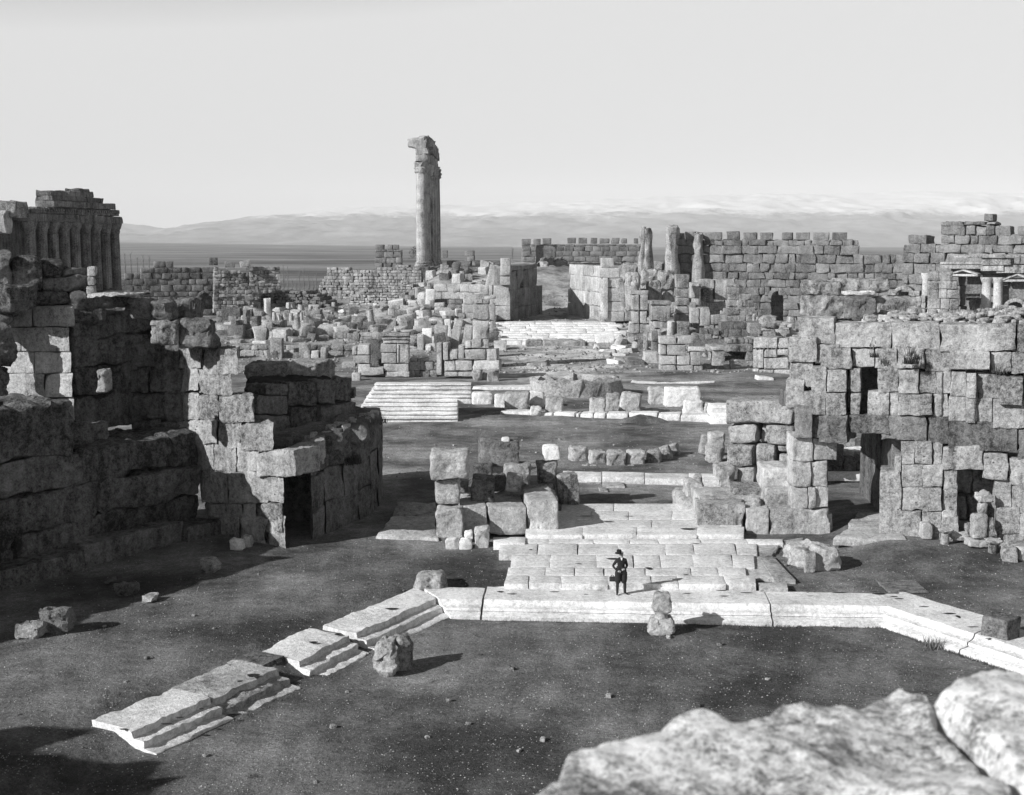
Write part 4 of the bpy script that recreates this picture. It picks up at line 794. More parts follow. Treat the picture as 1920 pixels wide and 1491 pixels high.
c3 = [(1480, 677, 1524, 724, .1), (1525, 687, 1551, 734, .25), (1552, 692, 1588, 735, .3), (1595, 691, 1613, 735, -.02), (1595, 737, 1613, 776, .03), (1646, 690, 1685, 735, .1), (1686, 693, 1724, 737, .3), (1725, 697, 1755, 737), (1756, 697, 1782, 738, .05), (1783, 698, 1813, 743, .1), (1814, 700, 1832, 744, .35), (1833, 700, 1875, 748, -.05), (1877, 706, 1920, 758, .55), (1921, 702, 1970, 760, .05)]
c4 = [(1474, 712, 1509, 768, .1), (1510, 733, 1550, 777, .2), (1551, 736, 1588, 777, .3), (1628, 735, 1667, 779, .1), (1668, 735, 1685, 779), (1686, 738, 1750, 779, .2), (1751, 738, 1779, 781, .05), (1780, 744, 1812, 789, .1), (1813, 744, 1830, 790, .35), (1831, 747, 1862, 792), (1863, 749, 1925, 802, .15), (1926, 761, 1975, 806, .05)]
c5 = [(1492, 758, 1524, 820, .25), (1525, 768, 1534, 822, -.2), (1534, 777, 1590, 829, .25), (1591, 778, 1666, 812, .12), (1652, 779, 1738, 826, .12), (1740, 780, 1778, 831, .05), (1779, 790, 1908, 846, .2), (1910, 804, 1975, 862, .1)]
c6 = [(1690, 828, 1716, 871), (1717, 828, 1748, 870, .05), (1749, 830, 1768, 872, -.05), (1769, 836, 1845, 879, .25), (1846, 849, 1891, 898, .1), (1892, 860, 1975, 912, .05)]
c7 = [(1650, 884, 1690, 1006, .25), (1691, 871, 1730, 913, .15), (1731, 871, 1768, 912, .2), (1769, 876, 1796, 918, .05), (1866, 896, 1896, 950, .05), (1897, 912, 1975, 962, .1), (1678, 856, 1690, 884, .05)]
c8 = [(1690, 914, 1730, 957, .1), (1731, 914, 1767, 957, .2), (1768, 918, 1794, 967, .1), (1868, 950, 1912, 1000, .1), (1913, 962, 1975, 1012, .15)]
c9 = [(1689, 958, 1728, 1010, .2), (1729, 958, 1765, 1012, .15), (1766, 968, 1796, 1018, .25), (1872, 1000, 1912, 1055, .1), (1913, 1012, 1975, 1072, .2)]
c1, c2, c3, c4, c5, c6, c7, c8, c9 = [[q[:4] + ((q[4] if len(q) > 4 else 0) * .85 + ((q[0] * 7 + q[1] * 3) % 10 - 5) * .016,) for q in c] for c in (c1, c2, c3, c4, c5, c6, c7, c8, c9)]
for c in (c1, c2, c3, c4, c6, c7, c8, c9): pblocks(mb, RW, c, 1.7, gap=.0, dv=(.3, .95), **NK)
mb.build('masonry', M['stone'], e)
mb = MB(); pblocks(mb, RW, c5, 1.9, gap=.0, **NK); mb.build('lintel', M['grey'], e)
mb = MB()
for q in ((1815, 703, 1832, 790, .26, .4), (1757, 697, 1768, 780, .1, .4)): pblocks(mb, RW, [q], .3, gap=0, cell=.25, r=.1, amp=.05, jit=.02)
mb.build('pilaster', M['stone'], e)
# niche back, window reveal
q_ = Plane(RW.a + RW.n * 2.2, RW.b + RW.n * 2.2); mb = MB()
pblocks(mb, q_, [(1780, 880, 1822, 925), (1823, 875, 1880, 925), (1785, 926, 1812, 975, .2), (1813, 926, 1880, 975), (1785, 976, 1830, 1020, .3), (1831, 976, 1885, 1020, .2)], 1.2, gap=.02, cell=.22, r=.12, amp=.12)
mb.build('niche_back', M['stone'], e)
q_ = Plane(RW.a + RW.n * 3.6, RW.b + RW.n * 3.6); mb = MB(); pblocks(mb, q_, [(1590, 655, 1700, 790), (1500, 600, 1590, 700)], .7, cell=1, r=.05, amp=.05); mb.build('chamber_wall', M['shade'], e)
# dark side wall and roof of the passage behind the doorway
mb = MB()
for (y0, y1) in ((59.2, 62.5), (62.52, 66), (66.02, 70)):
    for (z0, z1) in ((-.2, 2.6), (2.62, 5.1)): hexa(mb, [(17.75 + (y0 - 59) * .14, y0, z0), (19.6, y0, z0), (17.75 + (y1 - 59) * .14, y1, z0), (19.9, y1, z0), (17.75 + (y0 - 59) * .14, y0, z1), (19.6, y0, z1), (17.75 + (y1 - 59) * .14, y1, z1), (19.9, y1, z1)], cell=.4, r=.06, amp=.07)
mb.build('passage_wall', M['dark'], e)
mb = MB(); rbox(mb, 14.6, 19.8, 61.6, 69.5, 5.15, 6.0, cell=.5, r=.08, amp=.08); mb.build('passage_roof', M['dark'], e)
# earth and rubble on the top of the wall
mb = MB(); C = [RW.pos(a, z, d) for z, a0, a1 in ((9.2, 2.5, 11.5), (10.1, 3.5, 11.3)) for d in (1.5, 9) for a in (a0, a1)]; hexa(mb, C, cell=.3, r=.3, amp=.2); tag(mb.build('earth_fill', M['ground']), 'earth packed on top of the big near right wall', 'earth', kind='stuff')
mb = MB(); rr = random.Random(5)
for i in range(420):
    a = rr.uniform(2.6, 11.5); d = rr.uniform(.7, 7.0); s = rr.uniform(.05, .2) * (1.5 if rr.random() < .1 else 1); zz = 9.98 + .25 * sst(.8, 2.5, d) + rr.uniform(-.05, .12) + .35 * math.exp(-((a - 9.5) / 2) ** 2)
    c = RW.pos(a, float(zz), d); rbox(mb, c[0] - s, c[0] + s * rr.uniform(.6, 1.2), c[1] - s, c[1] + s, c[2], c[2] + s * rr.uniform(.9, 1.5), cell=.3, r=s * .5, amp=.03, jit=s * .3)
tag(mb.build('rubble_heap', M['pale']), 'heap of small pale rubble stones along the top of the big near right wall', 'rubble', kind='stuff')
# boulders on the wall head
for q, d_, m_, lab, rl in (((1518, 526, 1580, 556), 62.3, 'stone', 'topmost big rounded boulder at the left end of the big near right wall', 0), ((1517, 557, 1590, 600), 61.8, 'stone', 'wide rough block carrying the topmost boulder on the near right wall', 0), ((1583, 557, 1644, 602), 61.4, 'grey', 'dark jagged block right of the boulder carrier on the near right wall', 0), ((1575, 525, 1670, 548), 66.5, 'stone', 'long upper slab behind the topmost boulder on the near right wall', 0), ((1566, 548, 1645, 556), 65.5, 'marble', 'thin white slab below the long upper slab on the near right wall', 0), ((1645, 558, 1728, 600), 66, 'stone', 'smooth slab with a diagonal shadow behind the rubble of the near right wall', 0)):
    B('stone_block', lab, q, d_, 2.2, m_, roll=rl, r=.28 if 'boulder at' in lab else .12, amp=.14, cell=.16)
B('cobble', 'fist-like rounded cobble, largest stone of the rubble on the near right wall', (1624, 591, 1646, 604), 59.5, .6, 'stone', r=.2, amp=.06)

# pier left of the doorway
PL = pxpl(1300, 60.6, 1560, 60.2)
e = empty('doorway_pier', PL.pos(*PL.hit(1520, 1005)), 'tall ragged pier of big blocks at the left side of the near right doorway', 'pier')
mb = MB(); pblocks(mb, PL, [(1485, 820, 1524, 864, .05), (1525, 822, 1569, 862), (1485, 865, 1520, 912, .1), (1521, 865, 1550, 912), (1483, 913, 1514, 953), (1515, 913, 1528, 953, .1), (1529, 913, 1553, 953), (1442, 954, 1556, 1006, .15), (1398, 953, 1441, 1005, .2), (1308, 946, 1397, 1002, .1)], 1.8, gap=.005, **NK); mb.build('masonry', M['pale'], e)
mb = MB(); pblocks(mb, PL, [(1540, 850, 1556, 950, -.8, .9), (1550, 965, 1563, 1006, -.3, .9)], .8, **NK); mb.build('broken_edge', M['stone'], e)
near = [((1430, 876, 1482, 921), 62.0, 2.0, 'pale', 'bright cube-like block left of the ragged doorway pier'), ((1436, 918, 1488, 953), 61.0, 1.4, 'pale', 'broken pale block at the foot of the bright cube-like block'), ((1375, 914, 1434, 937), 62.6, 1.5, 'stone', 'flat long slab lying on the low gateway wall'), ((1412, 936, 1428, 951), 61, .8, 'pale', 'small carved fragment beside the flat long slab'), ((1346, 876, 1379, 915), 72, 1.8, 'pale', 'pale block at the bottom left of the stacked grey blocks')]
for q, Y, d, m_, lab in near: B('stone_block', lab, q, Y, d, m_, r=.1, amp=.08, cell=.16)
SP = pxpl(1355, 73, 1495, 71)
e = empty('block_stack_wall', SP.pos(*SP.hit(1420, 905)), 'stacked dark grey wall of huge blocks behind the doorway pier, capped by one long block', 'wall')
mb = MB(); pblocks(mb, SP, [(1362, 750, 1491, 795, .25), (1366, 797, 1419, 831), (1436, 796, 1491, 835, .05), (1362, 832, 1413, 876, .12), (1414, 832, 1455, 876, .05), (1456, 834, 1482, 848, -.1), (1457, 849, 1482, 877, -.2), (1378, 877, 1415, 909), (1417, 877, 1440, 906, -.1), (1421, 797, 1434, 832, -.6)], 2.4, gap=.03, cell=.22, r=.12, amp=.09, fr=1.1, jit=.05); mb.build('masonry', M['stone'], e)
B('standing_slab', 'tall pale pointed slab standing left of the stacked grey blocks', (1325, 812, 1356, 869), None, .9, 'pale', roll=4, r=.15, amp=.14, cell=.2, cat='slab'); B('standing_slab', 'narrow grey slab leaning behind the tall pale pointed slab', (1312, 816, 1326, 852), 82, .6, 'stone', roll=8, cat='slab')
for q, Y, d, m_, lab in (((1553, 836, 1579, 888), None, 1.4, 'grey', 'dark grey block seen through the doorway, at its left'), ((1580, 858, 1606, 887), None, 1.2, 'grey', 'lower block seen through the doorway with white stones above it'), ((1606, 850, 1617, 886), None, .8, 'stone', 'ribbed narrow stone seen through the doorway'), ((1570, 820, 1606, 844), 79, 1.2, 'stone', 'rounded stone in the upper left of the doorway view'), ((1582, 842, 1622, 858), 78, 1.2, 'marble', 'bright white stones seen through the doorway')): B('stone_block', lab, q, Y, d, m_, r=.12, amp=.1)

# carved fragments by the right wall
B('stone_block', 'small upright block with rounded corners left of the capital stump', (1730, 982, 1748, 1011), 56.8, .6, 'pale', r=.08, amp=.04)
def stub(lab, cx, y0, y1, w, Y, cap=None, m_='stone', grp='broken column stubs by the right wall'):
    b_ = Q(cx, y1, Y); h = Q(cx, y0, Y)[2] - b_[2]; r_ = w / 2 / FPX * Y; o = empty('column_stub', b_, lab, 'column', grp)
    mb = MB(); lathe(mb, [(r_ * 1.02, 0), (r_, h * .4), (r_ * .98, h * .8), (r_ * .96, h)], 28, c=b_, amp=.02); mb.build('shaft', M[m_], o)
    if cap:
        z = b_[2] + h; a = r_ * cap; mb = MB(); C = [(b_[0] + x * k * r_, Y + y * k * r_, zz) for zz, k in ((z + .01, 1.0), (z + r_ * 1.0, cap), ) for y in (-1, 1) for x in (-1, 1)]; hexa(mb, C, cell=.1, r=.08, amp=.07, fr=4); mb.build('capital', M['pale'], o)
    return o
stub('column stub with a worn capital on top, left of the carved altar', 1772, 999, 1021, 16, 56.2, 1.75)
stub('plain thin column stub between the niche and the carved altar', 1812, 980, 1012, 15, 57.0)
stub('column stub with a spreading carved capital, rightmost of three beside the altar', 1861, 1020, 1046, 17, 54.9, 1.9)
mb = MB(); b_ = Q(1802, 1013, 56.6); lathe(mb, [(.1, 0), (.32, .05), (.42, .25), (.3, .36), (.1, .38)], 16, c=(0, 0, 0), amp=.05); o = mb.build('capital_fragment', M['pale']); o.location = b_; tag(o, 'small bowl-shaped capital fragment on the ground between two column stubs', 'fragment')
b_ = Q(1841, 1024, 55.6); o = empty('carved_altar', b_, 'carved altar stone with a rounded top on a square plinth, backed by a broken figure', 'altar')
def lb(parent, name, x0, x1, y0, y1, z0, z1, m_, **k):
    mb = MB(); kw = dict(cell=.12, r=.03, amp=.03, fr=3); kw.update(k); rbox(mb, b_[0] + x0, b_[0] + x1, b_[1] + y0, b_[1] + y1, b_[2] + z0, b_[2] + z1, **kw); return mb.build(name, M[m_], parent)
lb(o, 'plinth', -.62, .22, -.25, .5, 0, .32, 'pale'); lb(o, 'body', -.45, .2, -.12, .4, .33, 1.45, 'pale', r=.12); lb(o, 'carved_back', .21, .5, .0, .45, .3, 1.25, 'stone', r=.12, amp=.08); lb(o, 'shaft', -.15, .25, .1, .45, 1.4, 1.95, 'stone', r=.1); lb(o, 'capital', -.3, .4, .02, .5, 1.95, 2.4, 'pale', r=.12, amp=.1)
B('stone_block', 'rough squat block standing at the foot of the right wall, nearest the edge', (1880, 1028, 1908, 1062), 53.8, .6, 'pale', r=.12, amp=.08, yaw=-8, cell=.12)
B('stone_block', 'rough pale block at the very right edge of the photo below the wall', (1908, 1025, 1950, 1056), 54.0, 1.2, 'pale', r=.12, amp=.08, cell=.12)
B('stone_block', 'carved pale block under the left edge of the niche', (1768, 958, 1792, 985), 56.9, .5, 'pale', r=.1, amp=.07, cell=.12)

# ================================================================== LEFT PIER OF THE GATEWAY
GP = pxpl(860, 59.3, 1050, 59.7)
e = empty('gateway_base_wall', GP.pos(*GP.hit(960, 1003)), 'low pale base wall with loose blocks standing on it, left of the white threshold', 'wall')
mb = MB(); C = []
pblocks(mb, GP, [(865, 950, 914, 1002, 0), (914.5, 951, 987, 1002, .05), (988, 936, 1047, 998, .25)], 3.2, gap=.01, cell=.18, r=.08, amp=.06, fr=1.4)
mb.build('masonry', M['pale'], e)
mb = MB(); a = P(1020, 925, 1.9); rbox(mb, a[0] - 3.4, a[0] + .6, 62.2, 65.3, -.1, 1.5, cell=.25, r=.08, amp=.08); mb.build('back_course', M['pale'], e)
gl = [((820, 955, 871, 1012), 58.2, 1.1, 'pale', 'upright rough block at the left corner of the gateway base wall', -3), ((815, 900, 860, 948), 59.6, 1.0, 'pale', 'narrow worn block carrying the big cube at the left end of the gateway wall', 0), ((806, 852, 877, 899), 59.3, 1.9, 'pale', 'big pale cube balanced on a narrow block at the left end of the gateway wall', 0), ((883, 897, 925, 944), 60.6, 1.1, 'dark', 'dark pitted block standing on the gateway base wall', 3), ((862, 901, 877, 927), 61.5, .7, 'pale', 'small pointed light slab right of the narrow worn block', 6), ((876, 871, 922, 912), 64.2, 1.6, 'dark', 'shaded block behind the dark pitted block', 0), ((898, 828, 973, 874), 64.8, 1.6, 'dark', 'wide dark block highest in the middle of the gateway pile', 0), ((944, 874, 994, 911), 63.8, 1.5, 'stone', 'grey block under the right end of the wide dark block', 0), ((947, 891, 975, 922), 61.6, .8, 'pale', 'rough triangular pale stone in the middle of the gateway pile', 8), ((924, 892, 947, 922), 62.6, .9, 'dark', 'small shaded stone left of the triangular pale stone', 0), ((1008, 866, 1044, 907), 65.6, 1.0, 'stone', 'fluted upright block carrying a small white block, right end of the gateway pile', -2), ((1018, 838, 1052, 864), 65.7, 1.0, 'marble', 'small bright white block on top of the fluted upright block', -3), ((1010, 907, 1040, 950), 65.5, 1.0, 'stone', 'shaded lower block under the fluted upright block', 0), ((1050, 889, 1087, 948), 65.2, .8, 'stone', 'tilted broken slab leaning right of the gateway pile, at the threshold', -7), ((889, 992, 917, 1034), 57.4, .8, 'pale', 'upright rounded stone standing before the gateway base wall', 2)]
for q, Y, d, m_, lab, rl in gl: B('stone_block', lab, q, Y, d, m_, roll=rl, r=.1, amp=.08, cell=.14)
for i, q in enumerate(((836, 1010, 861, 1034), (861, 1013, 885, 1034), (870, 998, 887, 1013))):
    B('cobble', ['white cobble leftmost of three before the upright corner block', 'white cobble in the middle of three before the upright corner block', 'white cobble lying on top of two others before the upright corner block'][i], q, 57.2 + (.15 if i == 2 else 0), .55, 'marble', r=.2, amp=.05, cell=.12, group='white cobbles before the gateway wall', cat='stone')
B('cobble', 'small white stone resting on the wide dark block of the gateway pile', (941, 821, 955, 829), 65.2, .4, 'marble', r=.12, amp=.05, cat='stone')
# gateway right side low parts
gr = [((1283, 905, 1318, 952), 65.0, 1.4, 'pale', 'rough pale upright stone at the left end of the right gateway wall', 5), ((1266, 918, 1285, 934), None, .7, 'pale', 'small pale hexagonal stone lying on the soil before the right gateway wall', 10), ((1303, 893, 1318, 906), 65.8, .6, 'pale', 'small block on the rough pale upright stone', 0)]
for q, Y, d, m_, lab, rl in gr: B('stone_block', lab, q, Y, d, m_, roll=rl, r=.14, amp=.1, cell=.16)
mb = MB(); C = [P(1325, 945, 1.5), P(1560, 953, 1.2)]
rbox(mb, 9.2, 13.6, 61.8, 64.6, 0, 1.45, cell=.3, r=.1, amp=.1); rbox(mb, 8.6, 10.8, 64.0, 67.5, 0, .9, cell=.3, r=.15, amp=.12); tag(mb.build('gateway_core', M['pale'], origin=(10, 62, 0)), 'broad pale core masonry behind the low wall on the right of the gateway', 'wall')

# ================================================================== PAVEMENT, THRESHOLD, COURT EDGE
def slabs(name, label, polys, z, m_='marble', th=.35, **k):
    mb = MB()
    for q in polys:
        p = [P(*c, z) for c in q[:4]]; z1 = z + (q[4] if len(q) > 4 else 0); cx_ = sum(c[0] for c in p) / 4; cy_ = sum(c[1] for c in p) / 4
        def sh(c): dx, dy = c[0] - cx_, c[1] - cy_; l = math.hypot(dx, dy); return (cx_ + dx * (1 - .009 / l * 1.4), cy_ + dy * (1 - .009 / l * 1.4))
        p = [sh(c) for c in p]   # order: near-left, near-right, far-left, far-right
        C = [(c[0], c[1], zz) for zz in (z1 - th, z1) for c in p]
        kw = dict(cell=.35, r=.010, amp=.012, fr=1.2, jit=.012, chips=.3); kw.update(k); hexa(mb, C, **kw)
    return tag(mb.build(name, M[m_]), kind='structure')
rr = random.Random(3); pol = []
rows = [(1011, 1019), (1019, 1040), (1040, 1064), (1064, 1079), (1079, 1095)]
def lx(y): return 937 + (y - 1010) * .05 + (12 if 1030 < y < 1060 else 0) * 1
def rx(y): return 1400 + (y - 1011) * .95
for ri, (a, b_) in enumerate(rows):
    x = lx(a) + (0, -2, 6, 10, 5)[ri]; XR = (1470, 1420, 1415, 1400, 1418)[ri]
    while x < XR - 15:
        x2 = x + rr.uniform(38, 95)
        if XR - x2 < 30: x2 = XR
        sk = rr.uniform(-8, 8) + (x - 1100) * .06; sk2 = rr.uniform(-8, 8) + (x2 - 1100) * .06
        if x2 == XR: sk2 = 8
        pol.append(((x, b_ + rr.uniform(-1, 1)), (x2, b_ + rr.uniform(-1, 1)), (x - sk * .3, a), (x2 - sk2 * .3, a), rr.uniform(-.012, .008))); x = x2
slabs('gateway_pavement', '', pol, .22)
slabs('gateway_pavement', '', [((1395, 1080), (1490, 1087), (1345, 1040), (1418, 1040)), ((1420, 1041), (1448, 1041), (1400, 1012), (1470, 1010)), ((1425, 1104), (1478, 1104), (1420, 1093), (1475, 1092)), ((1470, 1032), (1505, 1030), (1470, 1013), (1505, 1008)), ((1360, 1035), (1455, 1036), (1350, 1012), (1465, 1011)), ((1450, 1086), (1492, 1088), (1422, 1041), (1448, 1042))], .12, 'pale')
# raised threshold platform
pol = []
for ri, (a, b_) in enumerate(((988, 1003), (974, 988), (958, 974), (944, 958))):
    x = 988 + ri * 6 if ri < 3 else 1052; XR = (1395, 1390, 1310, 1300)[ri]
    if ri == 0: x = 985
    while x < XR - 10:
        x2 = min(x + rr.uniform(70, 160), XR); 
        if XR - x2 < 40: x2 = XR
        pol.append(((x, b_), (x2, b_ + rr.uniform(-.8, .8)), (x + 1, a), (x2 + 1, a), rr.uniform(-.01, .008))); x = x2
pol += [((925, 1015), (985, 1014), (925, 1003), (985, 1003), -.1)]
slabs('gateway_threshold', '', pol, .40, th=.45)
slabs('court_edge_strip', '', [((1052, 893), (1128, 895), (1056, 883), (1128, 885)), ((1129, 895), (1208, 896), (1129, 885), (1208, 886), .02), ((1209, 897), (1290, 899), (1209, 887), (1290, 888)), ((1291, 900), (1352, 902), (1291, 888), (1345, 890), .03), ((1552, 893), (1622, 893), (1552, 887), (1622, 887), .1)], .35, th=.4)
slabs('flush_paving_patch', '', [((1130, 912), (1172, 912), (1128, 897), (1165, 897)), ((1100, 905), (1128, 905), (1104, 898), (1126, 898)), ((1125, 920), (1140, 920), (1122, 913), (1136, 913))], .06, 'pale', th=.2)
# floor of the left side passage, and right doorway floor
slabs('passage_floor', '', [((705, 1003), (822, 1010), (735, 968), (815, 968)), ((735, 967), (818, 967), (738, 955), (818, 955)), ((738, 954), (818, 954), (745, 942), (818, 942))], .15, 'pale', th=.4, r=.08, amp=.1)
slabs('doorway_floor', '', [((1562, 1009), (1700, 1011), (1595, 985), (1680, 985)), ((1590, 985), (1680, 985), (1610, 960), (1660, 960))], .55, 'pale', th=.4, r=.06, amp=.1)

# moulded edge of the hexagonal court
PROF = [(-1.75, -.55), (-1.75, 0), (-.35, 0), (-.12, -.01), (-.08, -.10), (.0, -.18), (.12, -.22), (.30, -.24), (.33, -.34), (.27, -.37), (.36, -.40), (.70, -.42), (.75, -.45), (.77, -.9)]
def edge_piece(name, label, a, b, w=1.75, dz=0, tilt=0, m_='marble', prof=PROF, mi=(0, 0), amp=.03, seg=.3, grp='moulded edge stones of the hexagonal court', rag=0):
    a = np.array(a[:2]); b = np.array(b[:2]); L = np.linalg.norm(b - a); t = (b - a) / L; nn = np.array((t[1], -t[0]))      # toward the court interior
    ctr = (a + b) / 2
    if nn @ (np.array((0, 30.)) - ctr) < 0: nn = -nn
    n = max(3, int(L / seg)); pr = []
    for i in range(len(prof) - 1):
        (o0, z0), (o1, z1) = prof[i], prof[i + 1]; d = math.hypot(o1 - o0, z1 - z0); k = max(1, int(d / .3))
        for q in range(k): pr.append((o0 + (o1 - o0) * q / k, z0 + (z1 - z0) * q / k))
    pr.append(prof[-1]); pr = [((o * w / 1.75) if o < -.4 else o, z) for o, z in pr]; m2 = len(pr); V = []
    for i in range(n + 1):
        u = i / n
        for o, z in pr:
            end = (mi[0] * (1 - u) + mi[1] * u) * 0
            s = L * u + (mi[0] if u < .5 else mi[1]) * (o - .77) * (abs(2 * u - 1) ** 3)
            p = a + t * s + nn * (o - .77); V.append((p[0], p[1], z + dz + tilt * (u - .5)))  # worn profile
    V = np.array(V); dd = disp3(V, 1.3, 21) * amp * .6 + disp3(V, 4.3, 4, 3) * amp * .35; dd[:, :2] *= 1.2 + rag; V = V + dd
    I = np.arange((n + 1) * m2).reshape(n + 1, m2); F = [np.stack([I[:-1, :-1].ravel(), I[:-1, 1:].ravel(), I[1:, 1:].ravel(), I[1:, :-1].ravel()], 1)]
    F.append(I[0][None, ::-1]); F.append(I[-1][None, :]); F.append(np.stack([I[:-1, -1], I[:-1, 0], I[1:, 0], I[1:, -1]], 1))
    mb = MB(); mb.add(V, F); o = mb.build(name, M[m_], origin=(ctr[0], ctr[1], -.6)); return tag(o, label, 'edge stone', grp)
def on(a, b, u): return (a[0] + (b[0] - a[0]) * u, a[1] + (b[1] - a[1]) * u)
u1 = (902 - 845) / (1650 - 845); u2 = (1452 - 845) / (1650 - 845); ta = math.tan(R(30))
edge_piece('edge_stone', 'left corner stone of the straight white court edge, beside a dark joint', FL, on(FL, FR_, u1 - .002), mi=(ta, 0))
edge_piece('edge_stone', 'longest straight white edge stone, on which the man stands', on(FL, FR_, u1 + .003), on(FL, FR_, u2 - .001), w=2.0)
edge_piece('edge_stone', 'straight white edge stone right of the cracked joint, ending at the right corner', on(FL, FR_, u2 + .003), FR_, w=1.9, mi=(0, -ta))
RL = math.hypot(RB[0] - FR_[0], RB[1] - FR_[1]); 
edge_piece('edge_stone', 'slanting white edge stone after the right corner, with a grass tuft at its foot', FR_, on(FR_, RB, .60), mi=(ta, .12), w=2.2)
edge_piece('edge_stone', 'last slanting white edge stone running out of the photo at the right', on(FR_, RB, .61), on(FR_, RB, 1.5), mi=(.12, 0), w=2.0)
pts = [(0, .30, 'long slanting edge stone on the left with two deep straight grooves', 1.85, 0, 0, 'marble', 0), (.33, .51, 'bright tilted edge stone with a broken ledge, second from the left corner', 2.1, -.05, .14, 'marble', .5), (.585, .785, 'darker pitted edge stone with a round hole, third from the left corner', 2.05, -.08, .08, 'pale', .8), (.79, 1.0, 'pale end edge stone with two shadowed steps, lowest at the left', 1.85, 0, -.03, 'marble', .3)]
PR2 = [(-1.75, -.6), (-1.75, 0), (-.45, 0), (-.30, -.01), (-.27, -.22), (.12, -.25), (.15, -.28), (.17, -.46), (.58, -.49), (.62, -.52), (.64, -.95)]
edge_piece('edge_stone', 'dark lichen covered edge stone between the tilted and the pitted edge stones', on(FL, LB, .583), on(FL, LB, .512), w=2.2, dz=-.04, m_='dark', prof=[(-1.75, -.6), (-1.75, 0), (-.75, 0), (-.7, -.1), (-.6, -.9)], seg=.15)
for (ua, ub, lab, w_, dz, ti, m_, rg) in pts:
    edge_piece('edge_stone', lab, on(FL, LB, ub), on(FL, LB, ua), w=w_, dz=dz, tilt=ti, m_=m_, mi=(0, -ta if ua == 0 else 0), prof=PR2, amp=.06 + rg * .03, rag=rg, seg=.13)
# dowel holes: flat dark discs on the stone, socket shade put into the colour
mb = MB()
def hole(px, py, z, w_, d_):
    p = P(px, py, z); n = 12; V = [(p[0] + w_ * math.cos(a) * (1 + .2 * math.sin(3 * a)), p[1] + d_ * math.sin(a), p[2] + .012) for a in np.linspace(0, 6.283, n, endpoint=False)]
    mb.add(V, np.arange(n)[None, :])
for q in ((938, 1110, .13, .1), (960, 1114, .2, .06), (1040, 1110, .2, .05), (1093, 1108, .18, .06), (1098, 1115, .12, .05), (1124, 1107, .1, .05), (1288, 1105, .18, .05), (1288, 1113, .18, .05), (1352, 1108, .2, .06), (1357, 1118, .18, .05), (1375, 1112, .22, .05), (1398, 1112, .26, .06), (1512, 1112, .12, .04), (1575, 1112, .3, .07), (1648, 1114, .26, .1), (1640, 1110, .3, .03), (1676, 1119, .16, .05), (1686, 1123, .18, .05), (1733, 1138, .2, .06), (1780, 1151, .25, .09), (1797, 1157, .08, .2), (1825, 1176, .2, .06), (1520, 1118, .12, .03), (1853, 1198, .12, .05), (1068, 1098, .1, .03)): hole(q[0], q[1], .0, q[2], q[3])
for q in ((995, 1031, .08, .06), (1150, 1048, .3, .12), (1216, 1066, .14, .16), (1303, 1020, .2, .06), (1085, 1057, .15, .04), (1286, 1078, .12, .05)): hole(q[0], q[1], .245, q[2], q[3])
for q in ((1100, 968, .35, .07), (1140, 978, .3, .08), (1290, 992, .35, .15), (1180, 968, .25, .05)): hole(q[0], q[1], .425, q[2], q[3])
for q in ((475, 1267, .2, .18), (450, 1278, .1, .08), (588, 1205, .15, .12), (633, 1190, .12, .1), (735, 1142, .25, .12), (312, 1358, .16, .07), (337, 1346, .12, .06), (232, 1368, .12, .06), (378, 1330, .08, .05), (800, 1128, .1, .03)): hole(q[0], q[1], .03, q[2], q[3])
tag(mb.build('dowel_hole_shade', M['void']), kind='structure')

# single blocks on and by the edge
e = empty('pedestal_fragment', P(1240, 1187, -.6), 'broken waisted pedestal stone standing in front of the white edge, right of the man', 'pedestal'); b_ = P(1240, 1187, -.6)
mb = MB(); hexa(mb, [(b_[0] + x, b_[1] + y, b_[2] + z) for z, k in ((0, .52), (.62, .42)) for y in (-k * .8, k * .9) for x in (-k, k)], cell=.1, r=.12, amp=.08, fr=2.5); mb.build('foot', M['pale'], e)
mb = MB(); lathe(mb, [(.28, .55), (.25, .7), (.26, .8), (.33, .9)], 20, c=b_, amp=.03); mb.build('neck', M['pale'], e)
mb = MB(); hexa(mb, [(b_[0] + x, b_[1] + y, b_[2] + z) for z, k in ((.86, .34), (1.55, .30)) for y in (-k, k) for x in (-k, k)], cell=.08, r=.08, amp=.06, fr=3); mb.build('head', M['stone'], e)
B('boulder', 'rough pale boulder standing on the soil against the left grooved edge stone', (703, 1212, 748, 1272), None, 1.1, 'pale', r=.25, amp=.14, cell=.08, roll=-4, taper=.1, cat='boulder')
B('boulder', 'grey fluted fragment leaning behind the pale boulder at the left edge stones', (742, 1198, 776, 1260), None, .8, 'stone', r=.12, amp=.1, cell=.08, roll=8, yaw=25, cat='boulder')
B('boulder', 'trapezoid boulder sitting on the left slanting edge stone', (770, 1082, 838, 1116), 50.5, 1.3, 'stone', r=.2, amp=.12, cell=.1, taper=.35, cat='boulder')
B('boulder', 'large pale split boulder on the soil right of the pavement', (1488, 1030, 1580, 1073), None, 2.0, 'pale', r=.5, amp=.2, cell=.12, cat='boulder', fr=.9)
B('boulder', 'thin slab leaning on the front of the large split boulder', (1510, 1036, 1530, 1076), None, .35, 'stone', r=.1, amp=.06, cell=.1, cat='boulder')
B('stone_block', 'two-tone square block standing on the slanting edge at the far right', (1876, 1160, 1922, 1216), 43.9, 1.0, 'grey', r=.04, amp=.03, cell=.1, yaw=38)
B('flat_slab', 'flat grey slab lying in the soil behind the right corner of the edge', (1665, 1109, 1740, 1113), 50.0, 1.8, 'grey', r=.02, amp=.03, cat='slab')
